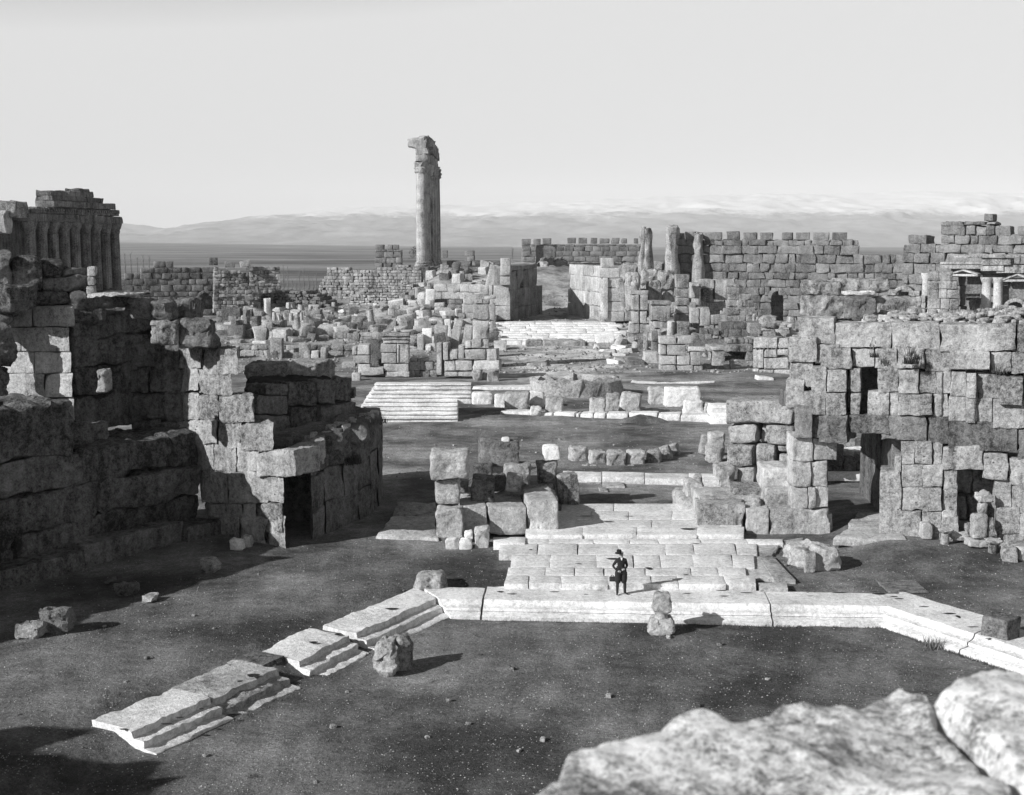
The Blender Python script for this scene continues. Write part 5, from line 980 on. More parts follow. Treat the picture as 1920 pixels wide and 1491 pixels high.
for q, Y, lab in (((372, 1050, 406, 1076), None, 'rounded boulder lying in the shade below the left wall bench'), ((25, 1172, 78, 1200), None, 'pale topped rock lying in the shade near the left edge'), ((75, 1145, 128, 1190), None, 'dark rounded rock in the shade beside the pale topped rock'), ((212, 1098, 254, 1120), None, 'low dark rock in the middle of the left shade'), ((265, 1124, 285, 1134), None, 'small pale stone in the shade near its lower border'), ((198, 1093, 206, 1099), None, 'tiny pale stone in the shade above the low dark rock')):
    B('rock', lab, q, Y, .8, 'dark' if 'dark' in lab else 'stone', r=.25, amp=.15, cell=.12, cat='rock')
B('rock', 'white rock beside the foot of the left lit wall', (430, 1014, 455, 1034), 57.0, .7, 'marble', r=.15, amp=.1, cell=.12, cat='rock'); B('rock', 'heap-like pale rock between the white rock and the door jamb', (455, 1008, 472, 1028), 57.6, .7, 'pale', r=.15, amp=.12, cell=.12, cat='rock')

# ================================================================== LEFT LIT WALL WITH DOOR (low curved chamber)
E1 = Plane((-15.2, 61.3), (-11.0, 58.0)); EK = dict(cell=.13, r=.04, amp=.085, fr=1.7, jit=.02, mx=18)
e = empty('chamber_wall', E1.pos(*E1.hit(470, 1030)), 'near left sunlit wall of eroded stepped blocks with a broken doorway and lintel', 'wall')
mb = MB(); pblocks(mb, E1, [q[:4] + ((q[4] if len(q) > 4 else 0) * .5,) for q in [(333, 652, 380, 690, .05), (384, 655, 448, 702, .1), (335, 690, 372, 733), (373, 693, 436, 741, .08), (345, 737, 373, 787, -.1), (374, 741, 411, 788, .05), (412, 742, 478, 793, .1), (350, 788, 409, 832, .1), (410, 791, 452, 842), (453, 795, 515, 845, .12), (360, 833, 400, 884, -.1), (401, 833, 444, 884, 0), (445, 831, 486, 884, -.08), (380, 884, 428, 944, 0), (429, 885, 473, 944, .05), (474, 885, 533, 944, .1), (390, 945, 455, 970, -.05), (456, 945, 479, 972, -.1), (480, 944, 533, 998, .08), (395, 970, 453, 1010, .25), (455, 972, 505, 1034, .2), (506, 970, 536, 1038, .05), (335, 788, 352, 1000, -.5)]], 1.5, gap=.0, dv=(-.3, .95), **EK); mb.build('masonry', M['stone'], e)
mb = MB(); l0, l1, l2, l3 = E1.hit(488, 893), E1.hit(560, 893), E1.hit(488, 848), E1.hit(560, 842)
hexa(mb, [E1.pos(*l0, -.25), E1.pos(*l1, -.2), E1.pos(*l0, 1.2), E1.pos(*l1, 1.4), E1.pos(*l2, -.25), E1.pos(*l3, -.2), E1.pos(*l2, 1.2), E1.pos(*l3, 1.4)], **EK)
a0, a1 = Q(552, 893, 58.2), Q(610, 872, 60.2); b0_, b1_ = Q(552, 846, 58.2), Q(612, 822, 60.2)
hexa(mb, [a0, a1, (a0[0] - .6, a0[1] + 1.4, a0[2]), (a1[0] - .4, a1[1] + 1.4, a1[2]), b0_, b1_, (b0_[0] - .6, b0_[1] + 1.4, b0_[2]), (b1_[0] - .4, b1_[1] + 1.4, b1_[2])], **EK); mb.build('lintel', M['stone'], e)
# shaded curved side
pts2 = [(578, 59.1), (603, 60.3), (640, 61.9), (668, 63.3), (690, 64.8), (704, 66.6), (712, 68.8), (714, 71)]
tops_ = [845, 822, 806, 796, 788, 784, 786, 788]; e2 = empty('curved_chamber_wall', (-8.5, 61.5, 0), 'shaded rounded end of the low near left chamber, right of its dark doorway', 'wall'); mb = MB()
W3 = [((x - 960) / 2400 * Y * 1.0, Y) for x, Y in pts2]
for i in range(len(W3) - 1):
    p, q = W3[i], W3[i + 1]; zt = Q(pts2[i][0], (tops_[i] + tops_[i + 1]) / 2, p[1])[2]; dx, dy = q[0] - p[0], q[1] - p[1]; l = math.hypot(dx, dy); nx, ny = -dy / l, dx / l
    nx, ny = -.2, .98
    zs = [-.3, 1.35 + .2 * (i % 2), 3.0 + .15 * (i % 3), zt]
    for z0, z1 in zip(zs[:-1], zs[1:]):
        C = [(p[0] + dx * u + nx * d * .9 + (0 if d == 0 else 0), p[1] + dy * u + abs(ny) * d * .9, z) for z in (z0 + .01, z1 - .01) for d in (0, 1.5) for u in (.005, .995)]; hexa(mb, C, cell=.2, r=.07, amp=.09, fr=1.0, jit=.03)
mb.build('masonry', M['dark'], e2)
mb = MB(); zt = 4.6
for (x0, x1, y0, y1, z0, z1) in ((-11.0, -8.2, 61.0, 66.5, zt - .7, zt + .15), (-9.2, -7.2, 62.5, 70, zt - .6, zt + .35), (-13.2, -10.5, 60.0, 64, zt - .8, zt + .0)): rbox(mb, x0, x1, y0, y1, z0, z1, cell=.3, r=.3, amp=.18)
mb.build('earth_cover', M['ground'], e2)
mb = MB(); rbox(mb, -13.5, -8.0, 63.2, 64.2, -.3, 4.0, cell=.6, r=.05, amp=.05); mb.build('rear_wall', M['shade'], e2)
mb = MB(); rr = random.Random(8)
for i in range(60):
    t = rr.random() * 6.5; j = int(t); f = t - j; x = W3[j][0] + (W3[j + 1][0] - W3[j][0]) * f - rr.uniform(.1, 1.0); y = W3[j][1] + (W3[j + 1][1] - W3[j][1]) * f + rr.uniform(.1, .5); s = rr.uniform(.08, .25)
    zt_ = Q(pts2[j][0], tops_[j], W3[j][1])[2]; rbox(mb, x - s, x + s, y - s, y + s, zt_ - .2, zt_ + s * .8, cell=.3, r=s * .5, amp=.06)
tag(mb.build('rim_rubble', M['pale']), 'crumbling rubble along the rim of the low near left chamber', 'rubble', kind='stuff')
# upper shaded wall behind
E3 = Plane((-12.9, 61.6), (-8.6, 67.2)); e3 = empty('upper_wall', (-10, 65, 4), 'shaded upper wall above the low near left chamber, capped by two rough blocks', 'wall')
mb = MB(); pblocks(mb, E3, [(480, 742, 540, 778), (541, 716, 592, 762, .05), (593, 712, 628, 758, .1), (629, 708, 660, 752), (480, 779, 545, 822), (546, 763, 600, 812), (601, 759, 640, 803, .08), (641, 753, 664, 798, .12), (500, 720, 540, 742)], 1.6, gap=.02, **EK); mb.build('masonry', M['dark'], e3)
for q, Y, lab in (((458, 680, 539, 717), 65.5, 'long rough pitted block on top of the shaded upper wall, left one'), ((541, 677, 622, 716), 66.5, 'rounded rough pitted block on top of the shaded upper wall, right one')):
    B('stone_block', lab, q, Y, 1.5, 'stone', r=.22, amp=.13, cell=.14)
mb = MB(); hexa(mb, [(-13.5, 63, 5.5), (-9.6, 66.0, 6.0), (-13.5, 66, 5.5), (-9.5, 69, 6.0), (-13.2, 63.4, 7.1), (-9.4, 66.5, 6.9), (-13.2, 66, 7.1), (-9.6, 69, 6.9)], cell=.3, r=.25, amp=.2); tag(mb.build('earth_bank', M['void'], origin=(-11, 65, 5.5)), 'bank of dark earth between the lit wall steps and the shaded upper wall', 'bank')
for q, lab in (((660, 700, 676, 715), 'small pale cube beyond the rear corner of the upper wall'), ((640, 730, 664, 748), 'rough shaded lump at the right end of the upper wall')): B('stone_block', lab, q, None if q[0] == 660 else 67.5, 1, 'pale' if q[0] == 660 else 'grey')

# ================================================================== BIG LEFT WALL
A3, B3 = np.array((-27.0, 42.6)), np.array((-15.1, 61.6)); LW = Plane(A3, B3); n3 = LW.n
e = empty('great_left_wall', (-20, 54, 0), 'huge dark shaded wall of giant blocks filling the left side above a low bench', 'wall')
def lw(mb, pl, s0, s1, zs, bws, depth, rs, m=0, **k):
    rr = random.Random(rs)
    for z0, z1 in zip(zs[:-1], zs[1:]):
        s = s0
        while s < s1 - .1:
            x2 = min(s + rr.uniform(*bws), s1)
            if s1 - x2 < 1: x2 = s1
            if m and z1 == zs[-1] and (s > 12.3 or (s > 9 and rr.random() < m)): s = x2; continue
            j = rr.uniform(-.3, .22); C = [pl.pos(u, z, d) for z in (z0 + .02, z1 - .02 - (rr.uniform(0, .5) if z1 == zs[-1] else 0)) for d in (-j, depth) for u in (s + .02, x2 - .02)]
            kw = dict(cell=.2, r=.10, amp=.20, fr=.8, jit=.1, mx=18); kw.update(k); hexa(mb, C, **kw); s = x2
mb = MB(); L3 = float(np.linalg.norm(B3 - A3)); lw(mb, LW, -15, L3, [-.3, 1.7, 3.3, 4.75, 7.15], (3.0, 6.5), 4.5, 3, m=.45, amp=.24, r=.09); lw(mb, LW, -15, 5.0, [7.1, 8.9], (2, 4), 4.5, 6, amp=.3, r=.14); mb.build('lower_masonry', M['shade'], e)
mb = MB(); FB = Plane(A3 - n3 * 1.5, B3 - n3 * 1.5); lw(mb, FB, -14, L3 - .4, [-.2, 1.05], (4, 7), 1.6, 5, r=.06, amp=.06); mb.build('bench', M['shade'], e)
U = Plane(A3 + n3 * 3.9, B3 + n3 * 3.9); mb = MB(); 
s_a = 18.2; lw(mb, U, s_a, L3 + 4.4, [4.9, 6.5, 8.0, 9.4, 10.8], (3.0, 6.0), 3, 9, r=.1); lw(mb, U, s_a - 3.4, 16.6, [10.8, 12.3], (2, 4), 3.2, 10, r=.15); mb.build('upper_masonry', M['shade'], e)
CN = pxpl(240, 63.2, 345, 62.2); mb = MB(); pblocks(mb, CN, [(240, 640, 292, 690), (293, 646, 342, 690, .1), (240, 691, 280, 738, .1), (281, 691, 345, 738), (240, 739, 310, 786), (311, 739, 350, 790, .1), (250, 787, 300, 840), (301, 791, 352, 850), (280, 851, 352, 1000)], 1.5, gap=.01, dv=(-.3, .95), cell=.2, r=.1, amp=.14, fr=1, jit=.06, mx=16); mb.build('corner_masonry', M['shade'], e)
rr = random.Random(12)
for i, (s_, z_, d_, sz, rl) in enumerate(((11.5, 6.4, 2.6, (2.2, 1.4, 1.1), 14), (14.5, 4.6, 2.8, (2.6, 1.5, 1.5), -16), (17.0, 4.6, 2.2, (1.8, 1.6, 1.2), 20), (8.5, 7.0, 2.4, (2.4, 1.5, 1.1), -9))):
    mb = MB(); hexa(mb, boxc(-sz[0] / 2, sz[0] / 2, -sz[1] / 2, sz[1] / 2, -.4, sz[2]), cell=.2, r=.14, amp=.22, fr=.9, jit=.2, mx=16); o = mb.build('fallen_block', M['shade']); p = LW.pos(s_, z_, d_); o.location = p; o.rotation_euler = (R(rr.uniform(-14, 14)), R(rl), R(58 + rr.uniform(-15, 15)))
    tag(o, 'huge tilted shaded block lying on the ledge of the great left wall', 'stone block', 'tilted blocks on the ledge of the great left wall')
# sunlit return face at the far left
LF = pxpl(10, 60.3, 140, 58.8)
e4 = empty('sunlit_wall_face', LF.pos(*LF.hit(75, 797)), 'bright sunlit patch of smooth ashlar at the far left, framed by dark masses', 'wall')
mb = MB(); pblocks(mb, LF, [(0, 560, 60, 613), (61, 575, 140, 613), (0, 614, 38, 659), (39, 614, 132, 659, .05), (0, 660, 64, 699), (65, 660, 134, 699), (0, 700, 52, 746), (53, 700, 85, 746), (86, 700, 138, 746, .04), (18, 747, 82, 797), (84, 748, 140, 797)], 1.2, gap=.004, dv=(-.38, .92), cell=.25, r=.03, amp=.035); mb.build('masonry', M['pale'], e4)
# dark masses nearest the left edge (frontal, rough)
e5 = empty('dark_left_mass', (-24, 57, 9), 'dark rounded ruin mass at the upper left edge, above the sunlit ashlar patch', 'ruin')
mb = MB(); DM = pxpl(-60, 58.5, 240, 61.5)
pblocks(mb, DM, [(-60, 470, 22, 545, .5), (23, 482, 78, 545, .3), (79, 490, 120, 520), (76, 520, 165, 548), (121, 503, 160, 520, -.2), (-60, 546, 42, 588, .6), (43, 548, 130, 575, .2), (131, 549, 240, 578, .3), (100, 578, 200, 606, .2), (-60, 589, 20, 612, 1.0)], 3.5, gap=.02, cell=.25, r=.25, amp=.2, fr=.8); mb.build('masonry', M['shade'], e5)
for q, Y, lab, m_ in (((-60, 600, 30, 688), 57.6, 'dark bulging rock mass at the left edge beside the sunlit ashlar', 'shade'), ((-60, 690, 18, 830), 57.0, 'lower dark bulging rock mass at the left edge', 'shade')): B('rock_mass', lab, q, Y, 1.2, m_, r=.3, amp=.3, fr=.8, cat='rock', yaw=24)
for q, Y, d, m_, lab, rr_ in (((238, 562, 285, 600), 60.5, 1.5, 'grey', 'rough tilted block on the dark wall top, left of three', .2), ((284, 566, 322, 600), 59.5, 1.3, 'dark', 'dark round block in the middle of three on the dark wall top', .3), ((322, 560, 366, 602), 61, 2.0, 'grey', 'rough pitted block right of three on the dark wall top', .2), ((282, 603, 336, 650), 59.2, 1.8, 'stone', 'jagged sunlit block hanging over the dark recess of the great left wall', .15), ((334, 598, 402, 652), 59.5, 1.2, 'grey', 'wide dark block at the right end of the great left wall top', .2), ((160, 553, 240, 557), 58.8, 4, 'pale', 'thin pale slab lying flat on top of the great left wall', .03), ((182, 694, 200, 736), 57.0, 1.0, 'pale', 'pale rounded corner stone catching sun in the shade of the great left wall', .1)):
    B('stone_block', lab, q, Y, d, m_, r=rr_, amp=.13, cell=.16)
# off-frame gate tower whose shade falls on the lower left
mb = MB(); rbox(mb, -46, -30, 21.0, 25.0, -1, 10.2, cell=.8, r=.2, amp=.5); rbox(mb, -30.2, -26, 21.0, 24.6, -1, 9.3, cell=.8, r=.3, amp=.5); rbox(mb, -26.1, -23.6, 21.2, 24.4, -1, 8.2, cell=.6, r=.3, amp=.5); tag(mb.build('gate_tower', M['grey'], origin=(-30, 24, -1)), 'stone gate tower standing outside the left edge, its shade on the lower left soil', 'tower')

# ================================================================== PARAPET THE CAMERA LOOKS OVER
def parapet(name, label, poly, z, rs):
    P2 = np.array([P(x, y, z)[:2] for x, y in poly]); x0, y0 = P2.min(0) - .25; x1, y1 = P2.max(0) + .25; st = .010
    xs = np.arange(x0, x1, st); ys = np.arange(y0, y1, st); X, Y = np.meshgrid(xs, ys, indexing='ij'); q = np.stack([X.ravel(), Y.ravel()], 1)
    ins = np.zeros(len(q), bool); dm = np.full(len(q), 9.)
    for a, b in zip(P2, np.roll(P2, -1, 0)):
        c = (a[1] > q[:, 1]) != (b[1] > q[:, 1]); xi = (b[0] - a[0]) * (q[:, 1] - a[1]) / (b[1] - a[1] + 1e-12) + a[0]; ins ^= c & (q[:, 0] < xi)
        ab = b - a; t = np.clip(((q - a) @ ab) / (ab @ ab), 0, 1); dm = np.minimum(dm, np.linalg.norm(q - a - t[:, None] * ab, axis=1))
    sd = np.where(ins, -dm, dm); q3 = np.concatenate([q, np.full((len(q), 1), rs * 3.1)], 1); sd = sd + fbm(q3 * 9, rs) * .012
    zz = z - .16 * np.clip((sd + .03) / .045, 0, None) ** 2.2 + fbm(q3 * 3.2, rs, 3) * .03 + fbm(q3 * 15, rs, 3) * .008 + fbm(q3 * 38, rs + 2, 2) * .004 - .03 * np.clip(fbm(q3 * 6, rs + 4, 2) - .5, 0, 1)
    zz = np.maximum(zz, z - 1.5); mb = MB(); V = np.stack([X.ravel(), Y.ravel(), zz], 1); nu, nv = X.shape
    sheet(mb, V, nu, nv); V2 = V.copy(); V2[:, 2] = z - 1.6; n0 = nu * nv
    I = np.arange(nu * nv).reshape(nu, nv); rim = np.concatenate([I[:, 0], I[-1, 1:], I[::-1, -1][1:], I[0, ::-1][1:]]); bt = V[rim].copy(); bt[:, 2] = z - 1.7
    m2 = len(rim); mb.add(np.concatenate([V[rim], bt]), [np.stack([np.arange(m2 - 1), np.arange(m2 - 1) + m2, np.arange(1, m2) + m2, np.arange(1, m2)], 1), (np.arange(m2 - 1) + m2)[None, :]])
    o = mb.build(name, M['parapet'], origin=(float(P2[:, 0].mean()), float(P2[:, 1].mean()), z - 1.7)); return tag(o, label, 'stone block')
ZP = 12.85
parapet('parapet_block', 'large mottled out of focus parapet stone across the lower right corner', [(960, 1530), (985, 1490), (1040, 1455), (1052, 1415), (1085, 1392), (1150, 1376), (1228, 1362), (1262, 1342), (1330, 1334), (1385, 1348), (1420, 1341), (1455, 1318), (1520, 1309), (1600, 1300), (1640, 1278), (1680, 1266), (1715, 1276), (1745, 1302), (1775, 1342), (1840, 1412), (1905, 1488), (1970, 1570), (2060, 1720), (1900, 1900), (1500, 1950), (1100, 1900), (900, 1700)], ZP, 2)
parapet('parapet_block', 'second mottled parapet stone beyond the dark crack, at the right edge', [(1744, 1300), (1780, 1284), (1838, 1268), (1900, 1262), (2000, 1258), (2200, 1290), (2300, 1500), (2250, 1900), (2140, 1800), (2080, 1700), (2000, 1560), (1915, 1474), (1852, 1402), (1788, 1336)], ZP + .02, 3)
mb = MB(); rbox(mb, -1.5, 5.0, -1.5, 2.9, -.8, 11.9, cell=.7, r=.1, amp=.05); tag(mb.build('gate_tower', M['stone'], origin=(1, 0, -.8)), 'tower wall under the camera that carries the blurred parapet stones', 'tower')

# ================================================================== GRAVEL, TUFTS, TREES, MAN
def scatter(name, label, npts, region, smin, smax, m_, seed):
    rs = np.random.RandomState(seed); U = rs.uniform(region[0], region[2], npts); W = rs.uniform(region[1], region[3], npts); pts = []
    t = (tz(0, 40, False) - CAMZ)
    X = []; 
    for x, y in zip(U, W):
        if seed == 4: X.append(G(x, y)); continue
        p = P(x, y, 0.0); p = P(x, y, tzq(p[0], p[1])); X.append(p)
    X = np.array(X); X[:, 2] = tz(X[:, 0], X[:, 1]); s = smin + (smax - smin) * rs.rand(npts) ** 4; base = np.array([(1, 0, 0), (0, 1, 0), (-1, 0, 0), (0, -1, 0), (0, 0, .8), (0, 0, -.5)]); V = base[None] * (s[:, None, None] * rs.uniform(.6, 1.3, (npts, 6, 1)))
    a = rs.rand(npts) * 6.28; c, s2 = np.cos(a)[:, None], np.sin(a)[:, None]; V = np.stack([V[..., 0] * c - V[..., 1] * s2, V[..., 0] * s2 + V[..., 1] * c, V[..., 2]], 2) + X[:, None]
    F0 = np.array([(0, 1, 4), (1, 2, 4), (2, 3, 4), (3, 0, 4), (1, 0, 5), (2, 1, 5), (3, 2, 5), (0, 3, 5)]); F = (F0[None] + (np.arange(npts) * 6)[:, None, None]).reshape(-1, 3)
    mb = MB(); mb.add(V.reshape(-1, 3), F); o = mb.build(name, M[m_], smooth=False); tag(o, label, 'gravel', kind='stuff')
scatter('gravel', 'pale gravel chips scattered over the dark soil of the near court', 26000, (0, 1005, 1920, 1491), .007, .036, 'pale', 1)
scatter('gravel', 'pale gravel chips scattered over the middle court', 3000, (640, 700, 1420, 900), .02, .09, 'stone', 2)
scatter('rubble_chips', 'broken stone chips strewn among the far ruins', 6500, (400, 555, 1480, 700), .08, .42, 'stone', 4)
M['shrub'] = simple('dark_dry_shrub', .05, .4, 3, 0)
def tufts(name, label, spots, m_='grass', seed=0):
    rs = random.Random(seed); V = []; F = []
    for (x, y, z, r_, h, n) in spots:
        for i in range(n):
            a = rs.uniform(0, 6.28); d = r_ * rs.random() ** .6; bx_, by_ = x + d * math.cos(a), y + d * math.sin(a); l = h * rs.uniform(.5, 1.2); t = rs.uniform(0, 6.28); k = l * rs.uniform(.2, .7); w_ = .012 + h * .02; b0 = len(V)
            V += [(bx_ - w_ * math.sin(t), by_ + w_ * math.cos(t), z), (bx_ + w_ * math.sin(t), by_ - w_ * math.cos(t), z), (bx_ + k * math.cos(t), by_ + k * math.sin(t), z + l)]; F.append((b0, b0 + 1, b0 + 2))
    mb = MB(); mb.add(np.array(V), np.array(F)); return tag(mb.build(name, M[m_], smooth=False), label, 'grass', kind='stuff')
sp = []
for (px, py, Y, r_, h, n) in ((1750, 1212, 44.8, .35, .45, 90), (560, 822, 62, .9, .4, 250), (650, 800, 64, 1.2, .5, 500), (690, 790, 65.5, 1, .45, 300), (610, 800, 65, .8, .4, 200), (1708, 662, 58.3, .5, .6, 160), (1640, 650, 59.2, .4, .5, 90), (340, 575, 61.5, 1.2, .45, 200), (1870, 690, 57, .5, .5, 90), (1650, 575, 66, 1.5, .35, 120), (1880, 590, 60, 1.5, .5, 260)):
    c = Q(px, py, Y); sp.append((c[0], Y, c[2] - .1, r_, h, n))
tufts('grass_tufts', 'dry grass tufts growing on wall tops and at the foot of the edge stones', sp, seed=4)
sp = []; rs = random.Random(6)
for i in range(330):
    px, py = rs.uniform(0, 1920), rs.uniform(1010, 1480); p = P(px, py, 0); p = (p[0], p[1], float(tz(p[0], p[1])))
    if hexd(p[0], p[1]) > -.2 and hexd(p[0], p[1]) < 2.6: continue
    sp.append((p[0], p[1], p[2] - .02, rs.uniform(.15, .6), rs.uniform(.04, .09), 70))
for i in range(200):
    px, py = rs.uniform(650, 1420), rs.uniform(800, 880); p = P(px, py, 0.04); sp.append((p[0], p[1], p[2], rs.uniform(.3, 1.0), .08, 40))
for u in np.linspace(0, 1, 90):
    for a_, b_ in ((FL, FR_), (FL, LB), (FR_, RB)):
        if rs.random() < .8: q = on(a_, b_, u + rs.uniform(-.01, .01)); sp.append((q[0], q[1] - .08, -.62, .15, .10, 18))
sp2 = []
for (px, py, Y, r_, h, n) in ((1708, 672, 57.3, .35, .4, 160), (1720, 664, 57.2, .2, .3, 60), (1640, 660, 58.2, .25, .3, 60), (1878, 690, 56.4, .4, .5, 160), (600, 1030, 60.0, .3, .3, 80), (655, 860, 62.4, .6, .5, 260)):
    c = Q(px, py, Y); sp2.append((c[0], Y, c[2] - .25, r_, h, n))
tufts('wall_shrub', 'dark dry shrubs rooted in the joints of the near walls', sp2, 'shrub', seed=8)
tufts('low_grass', 'thin low winter grass over the soil of the court', sp, seed=5)

def poplar(px, py, Y, h, lab, rs_):
    rs = random.Random(rs_); b_ = Q(px, py, Y); o = empty('poplar_tree', b_, lab, 'tree', 'bare poplars beyond the left ruins'); mb = MB()
    lathe(mb, [(.22, 0), (.16, h * .5), (.04, h)], 6, c=b_); mb.build('trunk', M['twig'], o); mb = MB()
    for i in range(26):
        z = h * rs.uniform(.2, .95); a = rs.uniform(0, 6.28); l = h * .16 * rs.uniform(.5, 1.2); p0 = np.array((b_[0], b_[1], b_[2] + z)); p1 = p0 + np.array((math.cos(a) * l * .45, math.sin(a) * l * .45, l))
        mb.add([p0 + (.05, 0, 0), p0 - (.05, 0, 0), p0 + (0, .05, .05), p1], np.array([(0, 1, 3), (1, 2, 3), (2, 0, 3)]))
    mb.build('branches', M['twig'], o, smooth=False); return o
rs = random.Random(2)
for i, px in enumerate((533, 541, 549, 556, 563, 571, 580, 588, 594)):
    poplar(px, 598, 330 + i * 7 % 30, rs.uniform(10, 14), 'thin bare poplar in the gap between the broken tower and the wide rubble wall', i)
for i, px in enumerate((236, 247, 259, 270, 281)): poplar(px, 540, 400, rs.uniform(9, 12), 'thin bare poplar behind the coursed wall beside the dark temple', 30 + i)['group'] = 'bare poplars beside the dark temple'
mb = MB(); rs = random.Random(9)
for i in range(700):
    px = rs.choice([rs.uniform(225, 760), rs.uniform(500, 620)]); Y = rs.uniform(420, 900); x = (px - 960) / 2400 * Y; h = rs.uniform(5, 12); z0 = -26.5
    for k_ in range(5):
        a = rs.uniform(0, 6.28); z = h * rs.uniform(.15, .6) if k_ else 0; l = h - z if k_ == 0 else h * .35; w_ = .14 if k_ == 0 else .08; s = 0 if k_ == 0 else .35
        p0 = np.array((x, Y, z0 + z)); p1 = p0 + np.array((math.cos(a) * l * s, math.sin(a) * l * s, l)); mb.add([p0 + (w_, 0, 0), p0 - (w_, 0, 0), p0 + (0, w_, 0), p1], np.array([(0, 1, 3), (1, 2, 3), (2, 0, 3)]))
tag(mb.build('bare_grove', M['twig'], smooth=False), 'far grove of bare trees on the plain beyond the ruins', 'grove', kind='stuff')
# shrub by the columns
c = Q(777, 478, 255); mb = MB(); rs = random.Random(3)
for i in range(500):
    a, b2 = rs.uniform(0, 6.28), rs.uniform(-.3, 1.4); r_ = 1.3 * rs.random() ** .4; p = np.array((c[0] + r_ * math.cos(a) * math.cos(b2), c[1] + r_ * math.sin(a) * math.cos(b2), c[2] - .3 + r_ * math.sin(b2) * 1.6)); v = np.array([rs.uniform(-.14, .14) for _ in range(9)]).reshape(3, 3) + p; mb.add(v, np.array([(0, 1, 2)]))
tag(mb.build('shrub', M['grass'], origin=(c[0], c[1], c[2] - 1)), 'small dark shrub at the foot of the tall columns, on their left', 'shrub')

# the man
MAN = P(1164, 1115, 0.0)
def skin_obj(name, verts, edges, rad, mt, parent, root=0, sub=2):
    me = bpy.data.meshes.new(name); me.from_pydata(verts, edges, []); me.materials.append(mt); o = bpy.data.objects.new(name, me); COL.objects.link(o)
    m_ = o.modifiers.new('skin', 'SKIN'); m_.use_smooth_shade = True
    for i, sv in enumerate(me.skin_vertices[0].data):
        r_ = rad[i]; sv.radius = (r_, r_) if isinstance(r_, (int, float)) else r_; sv.use_root = (i == root)
    s_ = o.modifiers.new('sub', 'SUBSURF'); s_.levels = s_.render_levels = sub; o.parent = parent; return o
man = empty('person', (MAN[0], MAN[1], .01), 'man in dark jacket, knee breeches and brimmed hat standing on the white edge', 'person', rz=R(8))
# body (skin): head, neck, torso, legs to feet, arms to wrists   (x right in picture, -y toward camera)
bv = [(0, 0, .93), (0, 0, 1.10), (0, -.01, 1.28), (0, 0, 1.42), (0, -.005, 1.50), (0, -.02, 1.57), (0, -.03, 1.66),
      (-.10, 0, .90), (-.125, -.02, .52), (-.15, .02, .12), (-.155, -.03, .04), (-.19, -.14, .03),
      (.10, 0, .90), (.15, .02, .52), (.19, .03, .12), (.195, 0, .04), (.27, -.12, .03),
      (-.17, 0, 1.40), (-.33, .04, 1.16), (-.17, -.13, .98),
      (.17, 0, 1.40), (.25, .03, 1.14), (.12, -.17, 1.07)]
be = [(0, 1), (1, 2), (2, 3), (3, 4), (4, 5), (5, 6), (0, 7), (7, 8), (8, 9), (9, 10), (10, 11), (0, 12), (12, 13), (13, 14), (14, 15), (15, 16), (3, 17), (17, 18), (18, 19), (3, 20), (20, 21), (21, 22)]
br = [(.155, .11), (.15, .11), (.175, .115), (.13, .09), .055, .07, .075, .10, .065, .042, .04, .035, .10, .065, .042, .04, .035, .075, .052, .036, .075, .052, .036]
skin_obj('body', bv, be, br, M['cloth'], man)
mb = MB(); lathe(mb, [(.03, 1.50), (.062, 1.53), (.078, 1.58), (.085, 1.64), (.08, 1.70), (.05, 1.745)], 18, squash=1.12, c=(0, -.03, 0)); hd = mb.add([(-.02, -.12, 1.60), (.02, -.12, 1.60), (0, -.145, 1.605), (0, -.115, 1.66)], np.array([(0, 1, 2), (0, 2, 3), (1, 3, 2), (0, 3, 1)]))
o = mb.build('head', M['skin']); o.parent = man
for sx in (-1, 1):
    mb = MB(); lathe(mb, [(.004, -.012), (.013, 0), (.004, .012)], 8, c=(sx * .03, -.118, 1.64)); o = mb.build('eye', M['hat']); o.parent = man
mb = MB(); rbox(mb, -.032, .032, -.13, -.11, 1.588, 1.60, cell=.05, r=.005, amp=0, jit=0); o = mb.build('moustache', M['hat']); o.parent = man
mb = MB(); lathe(mb, [(.165, 1.690), (.17, 1.70), (.10, 1.705), (.098, 1.79), (.085, 1.825), (.02, 1.815)], 24, squash=1.15, c=(0, -.025, 0)); o = mb.build('hat', M['hat']); o.parent = man; o.rotation_euler = (0, R(-3), 0)
mb = MB(); hexa(mb, [(-.235, -.14, .84), (.235, -.14, .84), (-.235, .14, .84), (.235, .14, .84), (-.165, -.115, 1.15), (.165, -.115, 1.15), (-.165, .115, 1.15), (.165, .115, 1.15)], cell=.06, r=.05, amp=.008, fr=6, jit=0); o = mb.build('jacket_skirt', M['cloth']); o.parent = man
mb = MB(); hexa(mb, [(-.02, -.125, 1.41), (.01, -.125, 1.41), (-.02, -.10, 1.41), (.01, -.10, 1.41), (-.045, -.09, 1.51), (.045, -.09, 1.51), (-.04, -.03, 1.51), (.04, -.03, 1.51)], cell=.05, r=.01, amp=0, jit=0); o = mb.build('shirt_front', M['linen']); o.parent = man
for sx, kx in ((-1, -.125), (1, .15)):
    kx *= .88; mb = MB(); lathe(mb, [(.06, .46), (.115, .52), (.135, .66), (.13, .90)], 16, c=(kx, 0, 0), amp=.015); o = mb.build('breeches_leg', M['cloth']); o.parent = man
    mb = MB(); lathe(mb, [(.05, .06), (.055, .2), (.066, .34), (.06, .5)], 14, c=(kx + sx * .03, .01, 0)); o = mb.build('puttee', M['leather']); o.parent = man
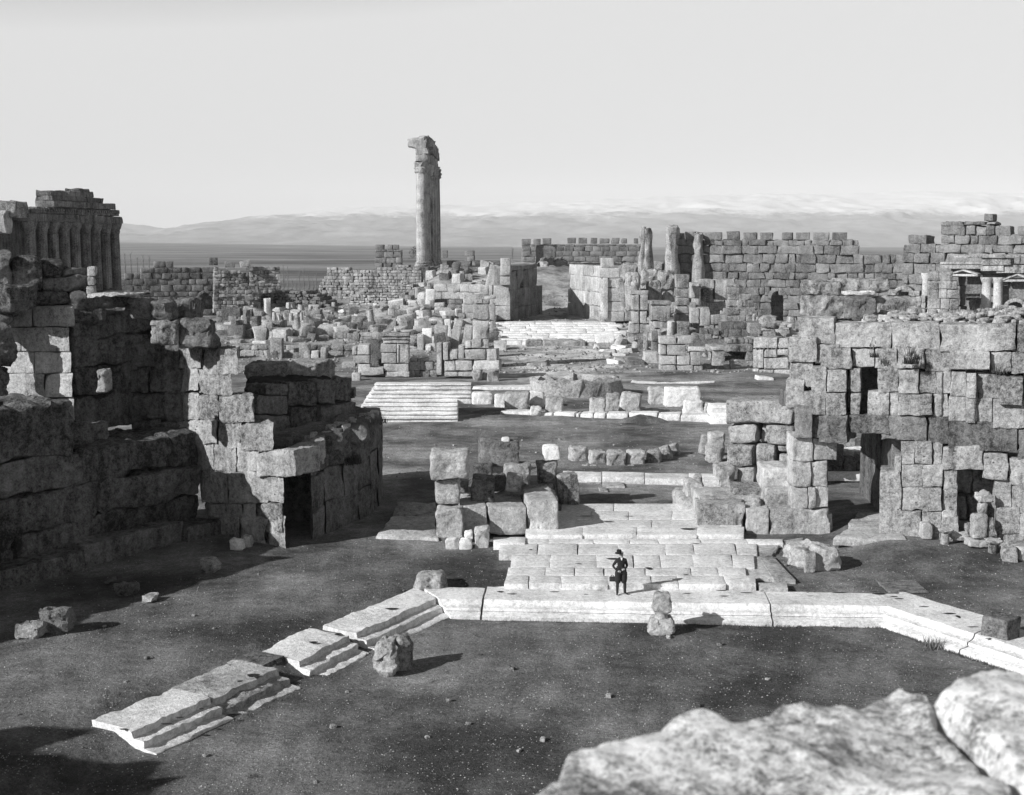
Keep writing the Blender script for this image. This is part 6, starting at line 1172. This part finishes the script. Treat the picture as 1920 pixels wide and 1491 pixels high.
def hand(wx, wy, wz, dx, parent):   # palm with five curled fingers in one skinned mesh
    V = [(wx, wy, wz), (wx + dx * .04, wy - .015, wz - .01), (wx + dx * .08, wy - .02, wz - .01)]; E = [(0, 1), (1, 2)]; Rr = [(.022, .03), (.02, .036), (.016, .036)]
    for f in range(4):
        z = wz + .03 - f * .022; i = len(V); L = (.065, .075, .07, .055)[f]; V += [(wx + dx * (.08 + L * .5), wy - .03, z - .012), (wx + dx * (.08 + L * .8), wy - .012, z - .022)]; E += [(2, i), (i, i + 1)]; Rr += [.009, .008]
    i = len(V); V += [(wx + dx * .05, wy - .045, wz + .03), (wx + dx * .085, wy - .06, wz + .035)]; E += [(1, i), (i, i + 1)]; Rr += [.01, .009]
    return skin_obj('hand', V, E, Rr, M['skin'], parent, 0, 1)
hand(-.17, -.13, .98, 1, man); hand(.12, -.17, 1.07, -1, man)
b_ = Q(1148, 1100, 50.9); e = empty('camera_bag', (b_[0], b_[1], .0), 'dark leather bag standing against the pavement step behind the man', 'bag')
mb = MB(); rbox(mb, b_[0] - .12, b_[0] + .12, b_[1] - .08, b_[1] + .08, .005, .40, cell=.08, r=.04, amp=.01); mb.build('case', M['leather'], e)
mb = MB()
for i in range(12):
    a0, a1 = math.pi * i / 12, math.pi * (i + 1) / 12; p = [(b_[0] + .06 * math.cos(a), b_[1], .39 + .07 * math.sin(a)) for a in (a0, a1)]; rbox(mb, min(p[0][0], p[1][0]) - .008, max(p[0][0], p[1][0]) + .008, b_[1] - .012, b_[1] + .012, min(p[0][2], p[1][2]) - .006, max(p[0][2], p[1][2]) + .006, cell=1, r=.004, amp=0, jit=0)
mb.build('handle', M['leather'], e)

rs = random.Random(21); pr = []
for i in range(70):
    px, py = (rs.uniform(20, 1500), rs.uniform(1060, 1470)) if i < 46 else (rs.uniform(700, 1400), rs.uniform(800, 880)); g = G(px, py)
    if i < 46 and -.6 < hexd(g[0], g[1]) < 2.8: continue
    if i < 6:
        mb = MB(); hexa(mb, boxc(-.5, .5, -.4, .4, -.3, .5), cell=.2, r=.16, amp=.14, fr=2.2, jit=.15); o = mb.build('loose_stone', M[rs.choice(['stone', 'pale', 'stone'])]); pr.append(o)
    else: o = pr[rs.randrange(len(pr))].copy(); COL.objects.link(o)
    z = rs.uniform(.07, .22); o.location = (g[0], g[1], g[2]); o.scale = (z, z, z); o.rotation_euler = (0, 0, rs.uniform(0, 6)); near = i < 46
    tag(o, 'fist to head sized loose stone lying on the soil of the ' + ('near' if near else 'middle') + ' court', 'stone', 'loose stones on the %s court soil' % ('near' if near else 'middle'))
# ================================================================== AIR
m = bpy.data.materials.new('thin_haze'); m.use_nodes = True; n = m.node_tree; n.nodes.clear(); o_ = n.nodes.new('ShaderNodeOutputMaterial'); v = n.nodes.new('ShaderNodeVolumePrincipled')
v.inputs['Color'].default_value = (1, 1, 1, 1); v.inputs['Density'].default_value = .000058; v.inputs['Anisotropy'].default_value = -.15; n.links.new(v.outputs[0], o_.inputs['Volume'])
S.cycles.volume_bounces = 2
me = bpy.data.meshes.new('haze'); C = boxc(-15000, 15000, -120, 16500, -60, 640); me.from_pydata(C, [], [(0, 2, 3, 1), (4, 5, 7, 6), (0, 1, 5, 4), (2, 6, 7, 3), (0, 4, 6, 2), (1, 3, 7, 5)]); me.materials.append(m)
o = bpy.data.objects.new('haze', me); COL.objects.link(o); tag(o, 'thin pale haze over the plain and mountains', 'haze', kind='stuff')
